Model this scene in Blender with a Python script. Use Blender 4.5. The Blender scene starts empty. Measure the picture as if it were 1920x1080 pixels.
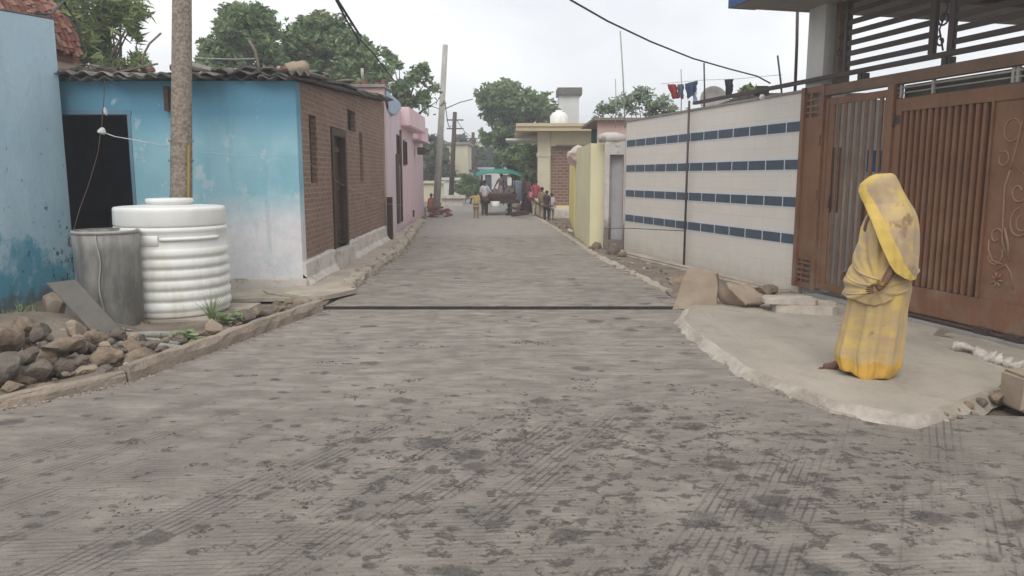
import bpy, bmesh, math, random
import numpy as np
from mathutils import Vector, Matrix, noise as mnoise
R = math.radians
S = bpy.context.scene
COL = S.collection
# ------------------------------------------------------------------ camera
FPX, PITCH, CAMH = 1420.0, 8.4, 1.6
cam = bpy.data.objects.new('camera', bpy.data.cameras.new('camera'))
COL.objects.link(cam)
cam.location = (0, 0, CAMH)
cam.rotation_euler = (R(90 - PITCH), 0, 0)
cam.data.sensor_width = 36
cam.data.lens = 36 * FPX / 1920
cam.data.clip_end = 2000
S.camera = cam
# ------------------------------------------------------------------ world: overcast daylight
SUN_EL, SUN_ROT = R(48), R(190)
world = bpy.data.worlds.new('World'); S.world = world; world.use_nodes = True
wn = world.node_tree.nodes; wl = world.node_tree.links
wn.clear()
wo = wn.new('ShaderNodeOutputWorld'); bg = wn.new('ShaderNodeBackground')
bg.inputs['Strength'].default_value = 0.1
sky = wn.new('ShaderNodeTexSky'); sky.sky_type = 'NISHITA'; sky.sun_disc = False
sky.sun_elevation = SUN_EL; sky.sun_rotation = SUN_ROT
tc = wn.new('ShaderNodeTexCoord'); mp = wn.new('ShaderNodeMapping')
mp.inputs['Scale'].default_value = (1.0, 1.0, 2.6)
wl.new(tc.outputs['Generated'], mp.inputs['Vector'])
cn = wn.new('ShaderNodeTexNoise'); cn.inputs['Scale'].default_value = 1.9
cn.inputs['Detail'].default_value = 5; cn.inputs['Roughness'].default_value = 0.5
cn.inputs['Distortion'].default_value = 0.35
wl.new(mp.outputs[0], cn.inputs['Vector'])
cr = wn.new('ShaderNodeValToRGB')
cr.color_ramp.elements[0].position = 0.36; cr.color_ramp.elements[0].color = (6.2, 6.5, 7.0, 1)
cr.color_ramp.elements[1].position = 0.62; cr.color_ramp.elements[1].color = (9.0, 9.05, 9.1, 1)
wl.new(cn.outputs['Fac'], cr.inputs['Fac'])
mx = wn.new('ShaderNodeMix'); mx.data_type = 'RGBA'; mx.inputs['Factor'].default_value = 0.94
wl.new(sky.outputs[0], mx.inputs['A']); wl.new(cr.outputs[0], mx.inputs['B'])
wl.new(mx.outputs['Result'], bg.inputs['Color']); wl.new(bg.outputs[0], wo.inputs['Surface'])
sl = bpy.data.lights.new('sun', 'SUN'); sl.energy = 1.5; sl.angle = R(45); sl.color = (1, 0.96, 0.9)
so = bpy.data.objects.new('sun', sl); COL.objects.link(so)
sdir = Vector((math.sin(SUN_ROT) * math.cos(SUN_EL), math.cos(SUN_ROT) * math.cos(SUN_EL), math.sin(SUN_EL)))
so.rotation_euler = sdir.to_track_quat('Z', 'Y').to_euler()
S.view_settings.view_transform = 'Standard'; S.view_settings.look = 'None'
S.view_settings.exposure = 0.4; S.view_settings.gamma = 1
S.render.engine = 'CYCLES'

# ------------------------------------------------------------------ helpers
_ct, _st = math.cos(R(PITCH)), math.sin(R(PITCH))
def ray(u, v):
    X = (u - 960) / FPX; Y = (v - 540) / FPX
    return Vector((X, _ct - Y * _st, -_st - Y * _ct))
def G(u, v, z=0.0):          # photograph point -> point on the level z
    d = ray(u, v); t = (z - CAMH) / d.z
    return Vector((d.x * t, d.y * t, z))
def D(u, v, y):              # photograph point -> point at distance y
    d = ray(u, v); t = y / d.y
    return Vector((d.x * t, y, CAMH + d.z * t))
def px(n, y): return n * y / FPX

def tag(o, label=None, cat=None, group=None, kind=None):
    if label: o['label'] = label
    if cat: o['category'] = cat
    if group: o['group'] = group
    if kind: o['kind'] = kind
    return o
def thing(name, loc, label, cat, group=None, rz=0):
    o = bpy.data.objects.new(name, None); COL.objects.link(o)
    o.empty_display_size = 0.1
    o.location = loc; o.rotation_euler = (0, 0, rz)
    return tag(o, label, cat, group)
def kids(o): return [c for c in bpy.data.objects if c.parent == o]
def copy_tree(o, parent=None):
    c = o.copy(); COL.objects.link(c); c.parent = parent
    for ch in kids(o): copy_tree(ch, c)
    return c
def nz(p, s=1.0, seed=0.0): return mnoise.noise(Vector((p[0] * s + seed, p[1] * s - seed * 1.7, p[2] * s + seed * .3)))

class MB:
    def __init__(self): self.v = []; self.f = []; self.m = []; self.sm = []
    def add(self, vs, fs, mi=0, smooth=False):
        n = len(self.v); self.v += [tuple(p) for p in vs]
        for f in fs: self.f.append([i + n for i in f]); self.m.append(mi); self.sm.append(smooth)
        return self
    def box(self, a, b, mi=0, rz=0, piv=None, jit=0, bev=0):
        x0, y0, z0 = a; x1, y1, z1 = b
        if bev > 0:
            bm = bmesh.new(); bmesh.ops.create_cube(bm, size=1)
            for w in bm.verts:
                w.co = Vector(((x0 + x1) / 2 + w.co.x * (x1 - x0), (y0 + y1) / 2 + w.co.y * (y1 - y0), (z0 + z1) / 2 + w.co.z * (z1 - z0)))
            bmesh.ops.bevel(bm, geom=bm.edges[:], offset=bev, segments=2, affect='EDGES')
            bm.verts.index_update()
            vs = [w.co.copy() for w in bm.verts]; fs = [[w.index for w in f.verts] for f in bm.faces]; bm.free()
        else:
            vs = [Vector(p) for p in ((x0, y0, z0), (x1, y0, z0), (x1, y1, z0), (x0, y1, z0), (x0, y0, z1), (x1, y0, z1), (x1, y1, z1), (x0, y1, z1))]
            fs = [(0, 3, 2, 1), (4, 5, 6, 7), (0, 1, 5, 4), (1, 2, 6, 5), (2, 3, 7, 6), (3, 0, 4, 7)]
        if rz:
            c = Vector(piv) if piv else Vector(((x0 + x1) / 2, (y0 + y1) / 2, 0))
            M = Matrix.Rotation(rz, 3, 'Z')
            vs = [M @ (w - c) + c for w in vs]
        if jit: vs = [w + Vector((random.uniform(-jit, jit), random.uniform(-jit, jit), random.uniform(-jit, jit))) for w in vs]
        return self.add(vs, fs, mi)
    def obox(self, c, size, M, mi=0):     # oriented box
        h = [s / 2 for s in size]
        vs = [Vector(c) + M @ Vector((sx * h[0], sy * h[1], sz * h[2])) for sz in (-1, 1) for sx, sy in ((-1, -1), (1, -1), (1, 1), (-1, 1))]
        return self.add(vs, [(0, 3, 2, 1), (4, 5, 6, 7), (0, 1, 5, 4), (1, 2, 6, 5), (2, 3, 7, 6), (3, 0, 4, 7)], mi)
    def tube(self, pts, r, n=8, mi=0, cap=True):
        pts = [Vector(p) for p in pts]; rs = r if hasattr(r, '__len__') else [r] * len(pts)
        vs = []; up = None
        for i, p in enumerate(pts):
            a = pts[max(i - 1, 0)]; b = pts[min(i + 1, len(pts) - 1)]
            t = (b - a).normalized()
            if up is None: up = Vector((0, 0, 1)) if abs(t.z) < .9 else Vector((1, 0, 0))
            s = t.cross(up)
            if s.length < 1e-4: s = t.cross(Vector((0, 1, 0)))
            s.normalize(); w = s.cross(t).normalized(); up = w
            for k in range(n):
                an = 2 * math.pi * k / n
                vs.append(p + (s * math.cos(an) + w * math.sin(an)) * rs[i])
        fs = []
        for i in range(len(pts) - 1):
            for k in range(n):
                k2 = (k + 1) % n
                fs.append((i * n + k, i * n + k2, (i + 1) * n + k2, (i + 1) * n + k))
        if cap: fs.append(tuple(range(n - 1, -1, -1))); fs.append(tuple((len(pts) - 1) * n + k for k in range(n)))
        return self.add(vs, fs, mi, True)
    def lathe(self, prof, c=(0, 0, 0), n=48, mi=0, rad=None):
        vs = []; c = Vector(c)
        for i, (r, z) in enumerate(prof):
            for k in range(n):
                an = 2 * math.pi * k / n
                rr = r * (rad(an, z) if rad else 1)
                vs.append(c + Vector((rr * math.cos(an), rr * math.sin(an), z)))
        fs = []
        for i in range(len(prof) - 1):
            for k in range(n):
                k2 = (k + 1) % n
                fs.append((i * n + k, i * n + k2, (i + 1) * n + k2, (i + 1) * n + k))
        return self.add(vs, fs, mi, True)
    def prism(self, poly, z0, z1, mi=0, side=None):
        n = len(poly)
        vs = [(p[0], p[1], z0) for p in poly] + [(p[0], p[1], z1) for p in poly]
        self.add(vs, [tuple(range(n - 1, -1, -1)), tuple(range(n, 2 * n))], mi)
        return self.add(vs, [(i, (i + 1) % n, n + (i + 1) % n, n + i) for i in range(n)], mi if side is None else side)
    def build(self, name, mats, parent=None, world=True, origin=None):
        if not isinstance(mats, (list, tuple)): mats = [mats]
        V = [Vector(p) for p in self.v]
        loc = Vector((0, 0, 0))
        if parent is not None and world:
            M = Matrix.Translation(parent.location) @ parent.rotation_euler.to_matrix().to_4x4()
            pp = parent.parent
            while pp is not None:
                M = (Matrix.Translation(pp.location) @ pp.rotation_euler.to_matrix().to_4x4()) @ M; pp = pp.parent
            M = M.inverted(); V = [M @ p for p in V]
        elif parent is None:
            if origin is None:
                xs = [p.x for p in V]; ys = [p.y for p in V]; zs = [p.z for p in V]
                loc = Vector(((min(xs) + max(xs)) / 2, (min(ys) + max(ys)) / 2, min(zs)))
            else: loc = Vector(origin)
            V = [p - loc for p in V]
        me = bpy.data.meshes.new(name)
        me.from_pydata([tuple(p) for p in V], [], self.f)
        for m in mats: me.materials.append(m)
        me.polygons.foreach_set('material_index', self.m)
        me.polygons.foreach_set('use_smooth', self.sm)
        uv = me.uv_layers.new(name='UVMap')
        for p in me.polygons:
            nrm = p.normal
            if abs(nrm.z) > .75: t = Vector((1, 0, 0)); b = Vector((0, 1, 0))
            else:
                t = Vector((-nrm.y, nrm.x, 0)).normalized(); b = Vector((0, 0, 1))
            for li in p.loop_indices:
                co = me.vertices[me.loops[li].vertex_index].co
                uv.data[li].uv = (co.dot(t), co.dot(b))
        o = bpy.data.objects.new(name, me); COL.objects.link(o)
        o.location = loc; o.parent = parent
        return o

def wall(mb, p0, p1, th, ztop, z0=0.0, openings=(), mi=0, revmi=None, out=1):
    """upright wall from p0 to p1; ztop number or f(s); openings (s0,s1,za,zb) are real holes"""
    p0 = Vector((p0[0], p0[1], 0)); p1 = Vector((p1[0], p1[1], 0)); d = p1 - p0; L = d.length; d.normalize()
    nrm = Vector((d.y, -d.x, 0)) * out        # thickness direction (away from the seen face)
    zt = ztop if callable(ztop) else (lambda s: ztop)
    xs = sorted(set([0.0, L] + [o[0] for o in openings] + [o[1] for o in openings]))
    xs2 = []
    for a, b in zip(xs, xs[1:]):
        n = max(1, int((b - a) / 1.0)); xs2 += [a + (b - a) * k / n for k in range(n)]
    xs = xs2 + [L]
    zs = sorted(set([z0, None and 0 or 1e9] + [o[2] for o in openings] + [o[3] for o in openings]))
    def Z(s, z): return zt(s) if z > 1e8 else z
    nx, nzz = len(xs) - 1, len(zs) - 1
    def hole(i, j):
        if i < 0 or j < 0 or i >= nx or j >= nzz: return True
        sc = (xs[i] + xs[i + 1]) / 2; a = zs[j]; b = min(zs[j + 1], zt(sc)); zc = (a + b) / 2
        return any(o[0] < sc < o[1] and o[2] < zc < o[3] for o in openings)
    idx = {}; vs = []
    def V(i, j, k):
        if (i, j, k) not in idx:
            p = p0 + d * xs[i] + nrm * th * k; idx[(i, j, k)] = len(vs); vs.append((p.x, p.y, Z(xs[i], zs[j])))
        return idx[(i, j, k)]
    fs = []; fr = []
    for i in range(nx):
        for j in range(nzz):
            if hole(i, j): continue
            fs.append((V(i, j, 0), V(i + 1, j, 0), V(i + 1, j + 1, 0), V(i, j + 1, 0)))
            fs.append((V(i, j, 1), V(i, j + 1, 1), V(i + 1, j + 1, 1), V(i + 1, j, 1)))
            if hole(i - 1, j): fr.append((V(i, j, 0), V(i, j + 1, 0), V(i, j + 1, 1), V(i, j, 1)))
            if hole(i + 1, j): fr.append((V(i + 1, j, 0), V(i + 1, j, 1), V(i + 1, j + 1, 1), V(i + 1, j + 1, 0)))
            if hole(i, j - 1): fr.append((V(i, j, 0), V(i, j, 1), V(i + 1, j, 1), V(i + 1, j, 0)))
            if hole(i, j + 1): fr.append((V(i, j + 1, 0), V(i + 1, j + 1, 0), V(i + 1, j + 1, 1), V(i, j + 1, 1)))
    nf = len(fs)
    n = len(mb.v); mb.add(vs, fs, mi)
    for f in fr: mb.f.append([q + n for q in f]); mb.m.append(mi if revmi is None else revmi); mb.sm.append(False)
    return mb

# ------------------------------------------------------------------ materials
class N:
    def __init__(self, name, rough=.85):
        self.m = bpy.data.materials.new(name); self.m.use_nodes = True
        self.t = self.m.node_tree; self.b = self.t.nodes['Principled BSDF']
        self.b.inputs['Roughness'].default_value = rough
        self.b.inputs['Specular IOR Level'].default_value = 0.3
        self.c = self.t.nodes.new('ShaderNodeTexCoord')
    def L(self, a, b): self.t.links.new(a, b)
    def put(self, s, v):
        if v is None: return
        if hasattr(v, 'is_linked'): self.L(v, s)
        else:
            if hasattr(s.default_value, '__len__') and not hasattr(v, '__len__'): v = (v, v, v)
            if hasattr(v, '__len__') and len(s.default_value) == 4 and len(v) == 3: v = tuple(v) + (1,)
            s.default_value = v
    def vec(self, src='Object', scale=(1, 1, 1), rot=(0, 0, 0), loc=(0, 0, 0)):
        m = self.t.nodes.new('ShaderNodeMapping')
        self.L(self.c.outputs[src] if isinstance(src, str) else src, m.inputs['Vector'])
        m.inputs['Scale'].default_value = scale; m.inputs['Rotation'].default_value = rot; m.inputs['Location'].default_value = loc
        return m.outputs[0]
    def noise(self, scale=5, detail=4, rough=.55, vec=None, dist=0, color=False):
        n = self.t.nodes.new('ShaderNodeTexNoise'); n.inputs['Scale'].default_value = scale
        n.inputs['Detail'].default_value = detail; n.inputs['Roughness'].default_value = rough; n.inputs['Distortion'].default_value = dist
        self.L(vec if vec is not None else self.c.outputs['Object'], n.inputs['Vector'])
        return n.outputs['Color' if color else 'Fac']
    def vor(self, scale=5, vec=None, feat='F1', out='Distance', rand=1):
        n = self.t.nodes.new('ShaderNodeTexVoronoi'); n.feature = feat; n.inputs['Scale'].default_value = scale; n.inputs['Randomness'].default_value = rand
        self.L(vec if vec is not None else self.c.outputs['Object'], n.inputs['Vector'])
        return n.outputs[out]
    def wave(self, scale=5, dist=2, vec=None, dirn='X', detail=2, dscale=1, prof='SIN'):
        n = self.t.nodes.new('ShaderNodeTexWave'); n.bands_direction = dirn; n.wave_profile = prof
        n.inputs['Scale'].default_value = scale; n.inputs['Distortion'].default_value = dist
        n.inputs['Detail'].default_value = detail; n.inputs['Detail Scale'].default_value = dscale
        self.L(vec if vec is not None else self.c.outputs['Object'], n.inputs['Vector'])
        return n.outputs['Fac']
    def ramp(self, fac, *st, interp='LINEAR'):
        n = self.t.nodes.new('ShaderNodeValToRGB'); self.L(fac, n.inputs[0]); e = n.color_ramp.elements
        n.color_ramp.interpolation = interp
        while len(e) < len(st): e.new(.5)
        for k, (p, c) in enumerate(st):
            e[k].position = p; e[k].color = (c, c, c, 1) if not hasattr(c, '__len__') else tuple(c) + (1,)
        return n.outputs[0]
    def rng(self, v, a, b, c=0, d=1):
        n = self.t.nodes.new('ShaderNodeMapRange'); self.put(n.inputs['Value'], v)
        for k, x in zip(('From Min', 'From Max', 'To Min', 'To Max'), (a, b, c, d)): n.inputs[k].default_value = x
        return n.outputs[0]
    def mix(self, f, a, b, mode='MIX'):
        n = self.t.nodes.new('ShaderNodeMix'); n.data_type = 'RGBA'; n.blend_type = mode; n.clamp_factor = True
        self.put(n.inputs['Factor'], f); self.put(n.inputs['A'], a); self.put(n.inputs['B'], b)
        return n.outputs['Result']
    def math(self, op, a, b=0.0, cl=False):
        n = self.t.nodes.new('ShaderNodeMath'); n.operation = op; n.use_clamp = cl
        self.put(n.inputs[0], a); self.put(n.inputs[1], b); return n.outputs[0]
    def sep(self, v=None):
        n = self.t.nodes.new('ShaderNodeSeparateXYZ'); self.L(v if v is not None else self.c.outputs['Object'], n.inputs[0]); return n.outputs
    def brick(self, vec, c1, c2, mortar, w, h, ms=.01, off=.5):
        n = self.t.nodes.new('ShaderNodeTexBrick'); self.L(vec, n.inputs['Vector'])
        self.put(n.inputs['Color1'], c1); self.put(n.inputs['Color2'], c2); self.put(n.inputs['Mortar'], mortar)
        n.inputs['Scale'].default_value = 1; n.inputs['Mortar Size'].default_value = ms; n.inputs['Mortar Smooth'].default_value = .3
        n.inputs['Brick Width'].default_value = w; n.inputs['Row Height'].default_value = h; n.offset = off
        return n.outputs['Color'], n.outputs['Fac']
    def bump(self, h, strength=.3, dist=.02, prev=None):
        n = self.t.nodes.new('ShaderNodeBump'); self.L(h, n.inputs['Height']); n.inputs['Strength'].default_value = strength; n.inputs['Distance'].default_value = dist
        if prev is not None: self.L(prev, n.inputs['Normal'])
        return n.outputs[0]
    def done(self, col=None, nrm=None, rough=None, metal=None):
        self.put(self.b.inputs['Base Color'], col)
        if nrm is not None: self.L(nrm, self.b.inputs['Normal'])
        if rough is not None: self.put(self.b.inputs['Roughness'], rough)
        if metal is not None: self.put(self.b.inputs['Metallic'], metal)
        return self.m
def lin(r, g, b):
    f = lambda c: (c / 255 / 12.92) if c / 255 <= .04045 else ((c / 255 + .055) / 1.055) ** 2.4
    return (f(r), f(g), f(b))

def simple(name, c1, c2=None, scale=3, rough=.85, bstr=.25, bscale=40, bdist=.01, lo=.35, hi=.65, metal=0):
    n = N(name, rough)
    c2 = c2 or tuple(x * .75 for x in c1)
    f = n.ramp(n.noise(scale, 6, .6), (lo, 0), (hi, 1))
    col = n.mix(f, c1, c2)
    fine = n.ramp(n.noise(scale * 9, 4, .6), (.3, 0), (.7, 1))
    col = n.mix(n.math('MULTIPLY', fine, .25), col, tuple(x * .6 for x in c1))
    b = n.bump(n.noise(bscale, 5, .6), bstr, bdist)
    return n.done(col, b, rough, metal)

def m_road():
    n = N('road_concrete', .88)
    x, y, z = n.sep()
    big = n.ramp(n.noise(.55, 6, .62), (.35, 0), (.65, 1))
    col = n.mix(big, (.278, .245, .211), (.192, .171, .149))
    mid = n.ramp(n.noise(3.4, 7, .66, dist=.4), (.40, 0), (.64, 1))
    col = n.mix(n.math('MULTIPLY', mid, .55), col, (.35, .308, .262))
    nearm = n.rng(y, 6.8, 3.6)
    # crosswise ridges left by the screed: short, wavy
    rip = n.noise(8.5, 5, .68, vec=n.vec(scale=(.34, 1, 1)), dist=.5)
    rip2 = n.noise(19, 4, .68, vec=n.vec(scale=(.2, 1, 1), loc=(3, 0, 0)), dist=.4)
    rk = n.rng(y, 6.5, 4.0, 1, .45)
    col = n.mix(n.math('MULTIPLY', n.math('MULTIPLY', n.ramp(rip, (.49, 0), (.60, 1)), .50), rk), col, (.135, .12, .105))
    col = n.mix(n.math('MULTIPLY', n.math('MULTIPLY', n.ramp(rip, (.36, 1), (.46, 0)), .34), rk), col, (.44, .385, .33))
    col = n.mix(n.math('MULTIPLY', n.ramp(rip2, (.52, 0), (.62, 1)), .32), col, (.13, .115, .10))
    # fine broom grooves in the foreground
    groove = n.wave(9, 2.2, vec=n.vec(rot=(0, 0, R(-4))), dirn='Y', detail=3, dscale=1.2)
    gm = n.math('MULTIPLY', n.ramp(groove, (.0, 1), (.30, 0)), n.ramp(n.noise(2.1, 4, .65), (.42, 0), (.58, 1)))
    gm = n.math('MULTIPLY', gm, n.rng(y, 5.2, 3.6))
    col = n.mix(n.math('MULTIPLY', gm, .40), col, (.12, .108, .095))
    # wheel marks bearing right
    av = n.vec(rot=(0, 0, R(28)))
    lines = n.wave(7.5, 1.3, vec=av, dirn='X', detail=3, dscale=.5)
    bund = n.noise(2.1, 3, .5, vec=n.vec(src=av, scale=(1, .10, 1)))
    bm_ = n.ramp(bund, (.51, 0), (.59, 1))
    brk = n.ramp(n.noise(3.6, 5, .65), (.40, 0), (.54, 1))
    lm = n.math('MULTIPLY', n.ramp(lines, (.0, 1), (.20, 0)), bm_)
    lm = n.math('MULTIPLY', n.math('MULTIPLY', lm, brk), n.rng(y, 5.6, 4.6))
    col = n.mix(n.math('MULTIPLY', n.math('MULTIPLY', bm_, n.rng(y, 5.6, 4.4)), .16), col, (.13, .12, .105))
    col = n.mix(n.math('MULTIPLY', lm, .68), col, (.085, .075, .066))
    # trodden, muddy area in the foreground
    dx = n.math('MULTIPLY', n.math('SUBTRACT', x, .55), .50); dy = n.math('MULTIPLY', n.math('SUBTRACT', y, 4.0), .75)
    dd = n.math('SQRT', n.math('ADD', n.math('MULTIPLY', dx, dx), n.math('MULTIPLY', dy, dy)))
    hot = n.rng(dd, 1.25, .35)
    tread = n.math('MULTIPLY', n.rng(n.math('ADD', hot, n.math('MULTIPLY', nearm, .45)), 0, 1), 1.0, True)
    cn_ = n.math('ADD', n.noise(9.5, 8, .78, vec=n.vec(scale=(.8, 1, 1)), dist=.3), n.math('MULTIPLY', tread, .085))
    cl = n.ramp(cn_, (.625, 0), (.69, 1))
    lowc = n.math('MULTIPLY', n.ramp(n.noise(2.2, 6, .7, vec=n.vec(loc=(1, 8, 0))), (.36, 0), (.60, 1)), nearm)
    col = n.mix(n.math('MULTIPLY', lowc, .42), col, (.115, .102, .09))
    col = n.mix(n.math('MULTIPLY', cl, .66), col, (.085, .075, .066))
    # foot and hoof prints
    def prints(sc, lo, hi, s0, amp):
        pv = n.mix(amp, n.vec(scale=(.85, 1, 1)), n.noise(9, 4, .65, color=True))
        vd = n.vor(sc, pv); vc = n.vor(sc, pv, out='Color')
        sel = n.rng(n.math('ADD', n.sep(vc)[0], n.math('MULTIPLY', tread, .34)), s0, s0 + .04)
        sp = n.math('MULTIPLY', n.ramp(vd, (lo, 1), (hi, 0)), sel)
        return n.math('MULTIPLY', sp, n.ramp(n.noise(26, 5, .75), (.34, .25), (.56, 1)))
    p1 = prints(3.9, .20, .31, .78, .14); p2 = prints(8.0, .16, .28, .84, .10)
    spot = n.math('MAXIMUM', p1, p2)
    col = n.mix(n.math('MULTIPLY', spot, .74), col, (.088, .078, .068))
    vd2 = n.vor(8, n.mix(.12, n.vec(scale=(.45, 1, 1)), n.noise(11, 3, .6, color=True)))
    s2 = n.math('MULTIPLY', n.ramp(vd2, (.08, 1), (.17, 0)), n.ramp(n.noise(1.9, 4, .7), (.50, 0), (.58, 1)))
    col = n.mix(n.math('MULTIPLY', s2, .6), col, (.10, .09, .08))
    # sand and grit
    fine = n.noise(95, 4, .8)
    col = n.mix(n.math('MULTIPLY', n.ramp(fine, (.54, 0), (.68, 1)), .5), col, (.11, .10, .088))
    col = n.mix(n.math('MULTIPLY', n.ramp(fine, (.32, 1), (.44, 0)), .32), col, (.50, .45, .39))
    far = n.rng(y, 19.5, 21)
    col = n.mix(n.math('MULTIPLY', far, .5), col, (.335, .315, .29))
    b = n.bump(rip, .7, .02)
    b = n.bump(n.math('ADD', n.math('MULTIPLY', n.math('ADD', lm, n.math('MULTIPLY', gm, .5)), -1), n.math('MULTIPLY', n.math('ADD', spot, cl), -1.6)), .7, .010, b)
    b = n.bump(n.noise(70, 5, .8), .5, .007, b)
    return n.done(col, b, .88)

def m_bluewall_front():
    n = N('blue_plaster_front', .8)
    x, y, z = n.sep()
    blue = n.mix(n.ramp(n.noise(.9, 5, .6), (.35, 0), (.65, 1)), (.21, .425, .51), (.30, .51, .58))
    blue = n.mix(n.math('MULTIPLY', n.ramp(n.noise(2.2, 6, .65, vec=n.vec(scale=(1, 1, .5))), (.5, 0), (.7, 1)), .5), blue, (.40, .57, .63))
    up = n.rng(z, 2.45, 2.05); blue = n.mix(up, (.12, .29, .40), blue)  # top strip coloured darker, painted shade below the eave
    h = n.math('ADD', z, n.math('MULTIPLY', n.noise(2.6, 6, .7), .9))
    h = n.math('ADD', h, n.math('MULTIPLY', n.rng(x, -2, 2.2, 0, 1), -.35))
    f = n.rng(h, 1.22, 1.75)
    white = n.mix(n.ramp(n.noise(4, 6, .7), (.4, 0), (.7, 1)), (.66, .66, .68), (.58, .565, .57))
    col = n.mix(f, white, blue)
    chips = n.math('MULTIPLY', n.ramp(n.noise(11, 5, .7, vec=n.vec(scale=(.8, 1, 1.4))), (.66, 0), (.70, 1)), n.rng(z, 1.9, 1.0))
    col = n.mix(n.math('MULTIPLY', chips, .7), col, (.20, .24, .27))
    peel = n.ramp(n.math('ADD', n.noise(3.5, 8, .72, vec=n.vec(scale=(1, 1, .7), loc=(2, 0, 5))), n.rng(z, 2.6, .6, 0, .05)), (.60, 0), (.625, 1))
    col = n.mix(n.math('MULTIPLY', peel, .55), col, (.52, .60, .63))
    run = n.ramp(n.noise(6, 5, .7, vec=n.vec(scale=(1, 1, .12))), (.56, 0), (.70, 1))
    col = n.mix(n.math('MULTIPLY', run, .30), col, (.13, .27, .34))
    b = n.bump(n.noise(6, 6, .6), .35, .02); b = n.bump(peel, .4, .006, b)
    return n.done(col, b, .8)
def m_bluewall_left():
    n = N('pale_blue_plaster', .8)
    x, y, z = n.sep()
    pale = n.mix(n.ramp(n.noise(1.3, 6, .6), (.35, 0), (.68, 1)), (.42, .59, .68), (.51, .65, .72))
    cy = n.ramp(n.math('ADD', n.noise(1.1, 6, .65), n.rng(z, 1.6, .3, -.10, .17)), (.55, 0), (.64, 1))
    col = n.mix(cy, pale, (.12, .35, .47))
    st = n.ramp(n.noise(3, 6, .7, vec=n.vec(scale=(1, 1, .25))), (.5, 0), (.8, 1))
    col = n.mix(n.math('MULTIPLY', st, .35), col, (.22, .36, .42))
    lowm = n.math('MULTIPLY', n.rng(z, 1.9, .5), n.rng(y, -1.2, 0))
    chip = n.ramp(n.math('ADD', n.noise(7, 7, .75), n.math('MULTIPLY', lowm, .115)), (.645, 0), (.66, 1))
    col = n.mix(n.math('MULTIPLY', chip, .85), col, (.05, .06, .07))
    foot = n.ramp(n.math('ADD', n.noise(5, 6, .7), n.rng(z, .50, .05, -.3, .2)), (.48, 0), (.66, 1))
    col = n.mix(n.math('MULTIPLY', foot, .8), col, (.15, .135, .12))
    b = n.bump(n.noise(5, 7, .62), .5, .03); b = n.bump(chip, .5, -.01, b)
    return n.done(col, b, .8)
def m_brick(name, c1, c2, mo, w=.23, h=.085, stain=.35, ms=.012):
    n = N(name, .9)
    v = n.vec('UV'); vv = n.mix(.012, v, n.noise(6, 3, .6, color=True))
    c, f = n.brick(vv, c1, c2, mo, w, h, ms)
    c = n.mix(n.math('MULTIPLY', n.ramp(n.noise(1.2, 6, .65), (.4, 0), (.7, 1)), stain), c, tuple(x * .5 for x in c1))
    c = n.mix(n.math('MULTIPLY', n.ramp(n.noise(24, 3, .7), (.4, 0), (.7, 1)), .35), c, tuple(x * .55 for x in c2))
    b = n.bump(n.math('ADD', n.math('MULTIPLY', f, -1), n.math('MULTIPLY', n.noise(30, 4, .7), .5)), .7, .02)
    return n.done(c, b, .9)
def m_tile():
    n = N('beige_wall_tile', .38)
    v = n.vec('UV')
    c, f = n.brick(v, (.74, .70, .625), (.67, .64, .585), (.50, .48, .45), .30, .20, .004, 0)
    c = n.mix(n.ramp(n.noise(9, 4, .6), (.35, 0), (.7, 1)), c, (.70, .655, .58))
    c = n.mix(n.math('MULTIPLY', n.ramp(n.noise(1.4, 5, .6), (.4, 0), (.7, 1)), .5), c, (.66, .635, .60))
    x, y, z = n.sep()
    c = n.mix(n.math('MULTIPLY', n.rng(n.math('ADD', z, n.math('MULTIPLY', n.noise(3, 5, .7), .5)), .62, .2), .6), c, (.42, .37, .30))
    return n.done(c, n.bump(f, -.2, .003), .38)
def m_plaster(name, c1, c2, c3=None, scale=1.5, rough=.85, foot=None):
    n = N(name, rough)
    col = n.mix(n.ramp(n.noise(scale, 6, .62), (.35, 0), (.65, 1)), c1, c2)
    if c3: col = n.mix(n.ramp(n.noise(scale * 2.7, 7, .7, dist=.3), (.56, 0), (.64, 1)), col, c3)
    col = n.mix(n.math('MULTIPLY', n.ramp(n.noise(scale * 2, 6, .7, vec=n.vec(scale=(1, 1, .2))), (.5, 0), (.75, 1)), .3), col, tuple(x * .6 for x in c1))
    if foot:
        x, y, z = n.sep()
        f = n.rng(n.math('ADD', z, n.math('MULTIPLY', n.noise(4, 6, .7), foot[1])), foot[0] + foot[1] * .75, foot[0] + foot[1] * .4)
        col = n.mix(n.math('MULTIPLY', f, .85), col, foot[2])
    return n.done(col, n.bump(n.noise(scale * 6, 6, .65), .4, .02), rough)
def m_leaf(name, a, b, c):
    n = N(name, .6)
    at = n.t.nodes.new('ShaderNodeAttribute'); at.attribute_name = 'tone'
    col = n.ramp(at.outputs['Fac'], (0, a), (.55, b), (1, c))
    n.b.inputs['Subsurface Weight'].default_value = 0
    n.b.inputs['Transmission Weight'].default_value = 0
    m = n.done(col, None, .6)
    tr = n.t.nodes.new('ShaderNodeBsdfTranslucent'); ms = n.t.nodes.new('ShaderNodeMixShader'); ms.inputs[0].default_value = .3
    n.L(col, tr.inputs[0]); n.L(n.b.outputs[0], ms.inputs[1]); n.L(tr.outputs[0], ms.inputs[2])
    out = [q for q in n.t.nodes if q.type == 'OUTPUT_MATERIAL'][0]
    n.L(ms.outputs[0], out.inputs[0])
    return m
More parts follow.
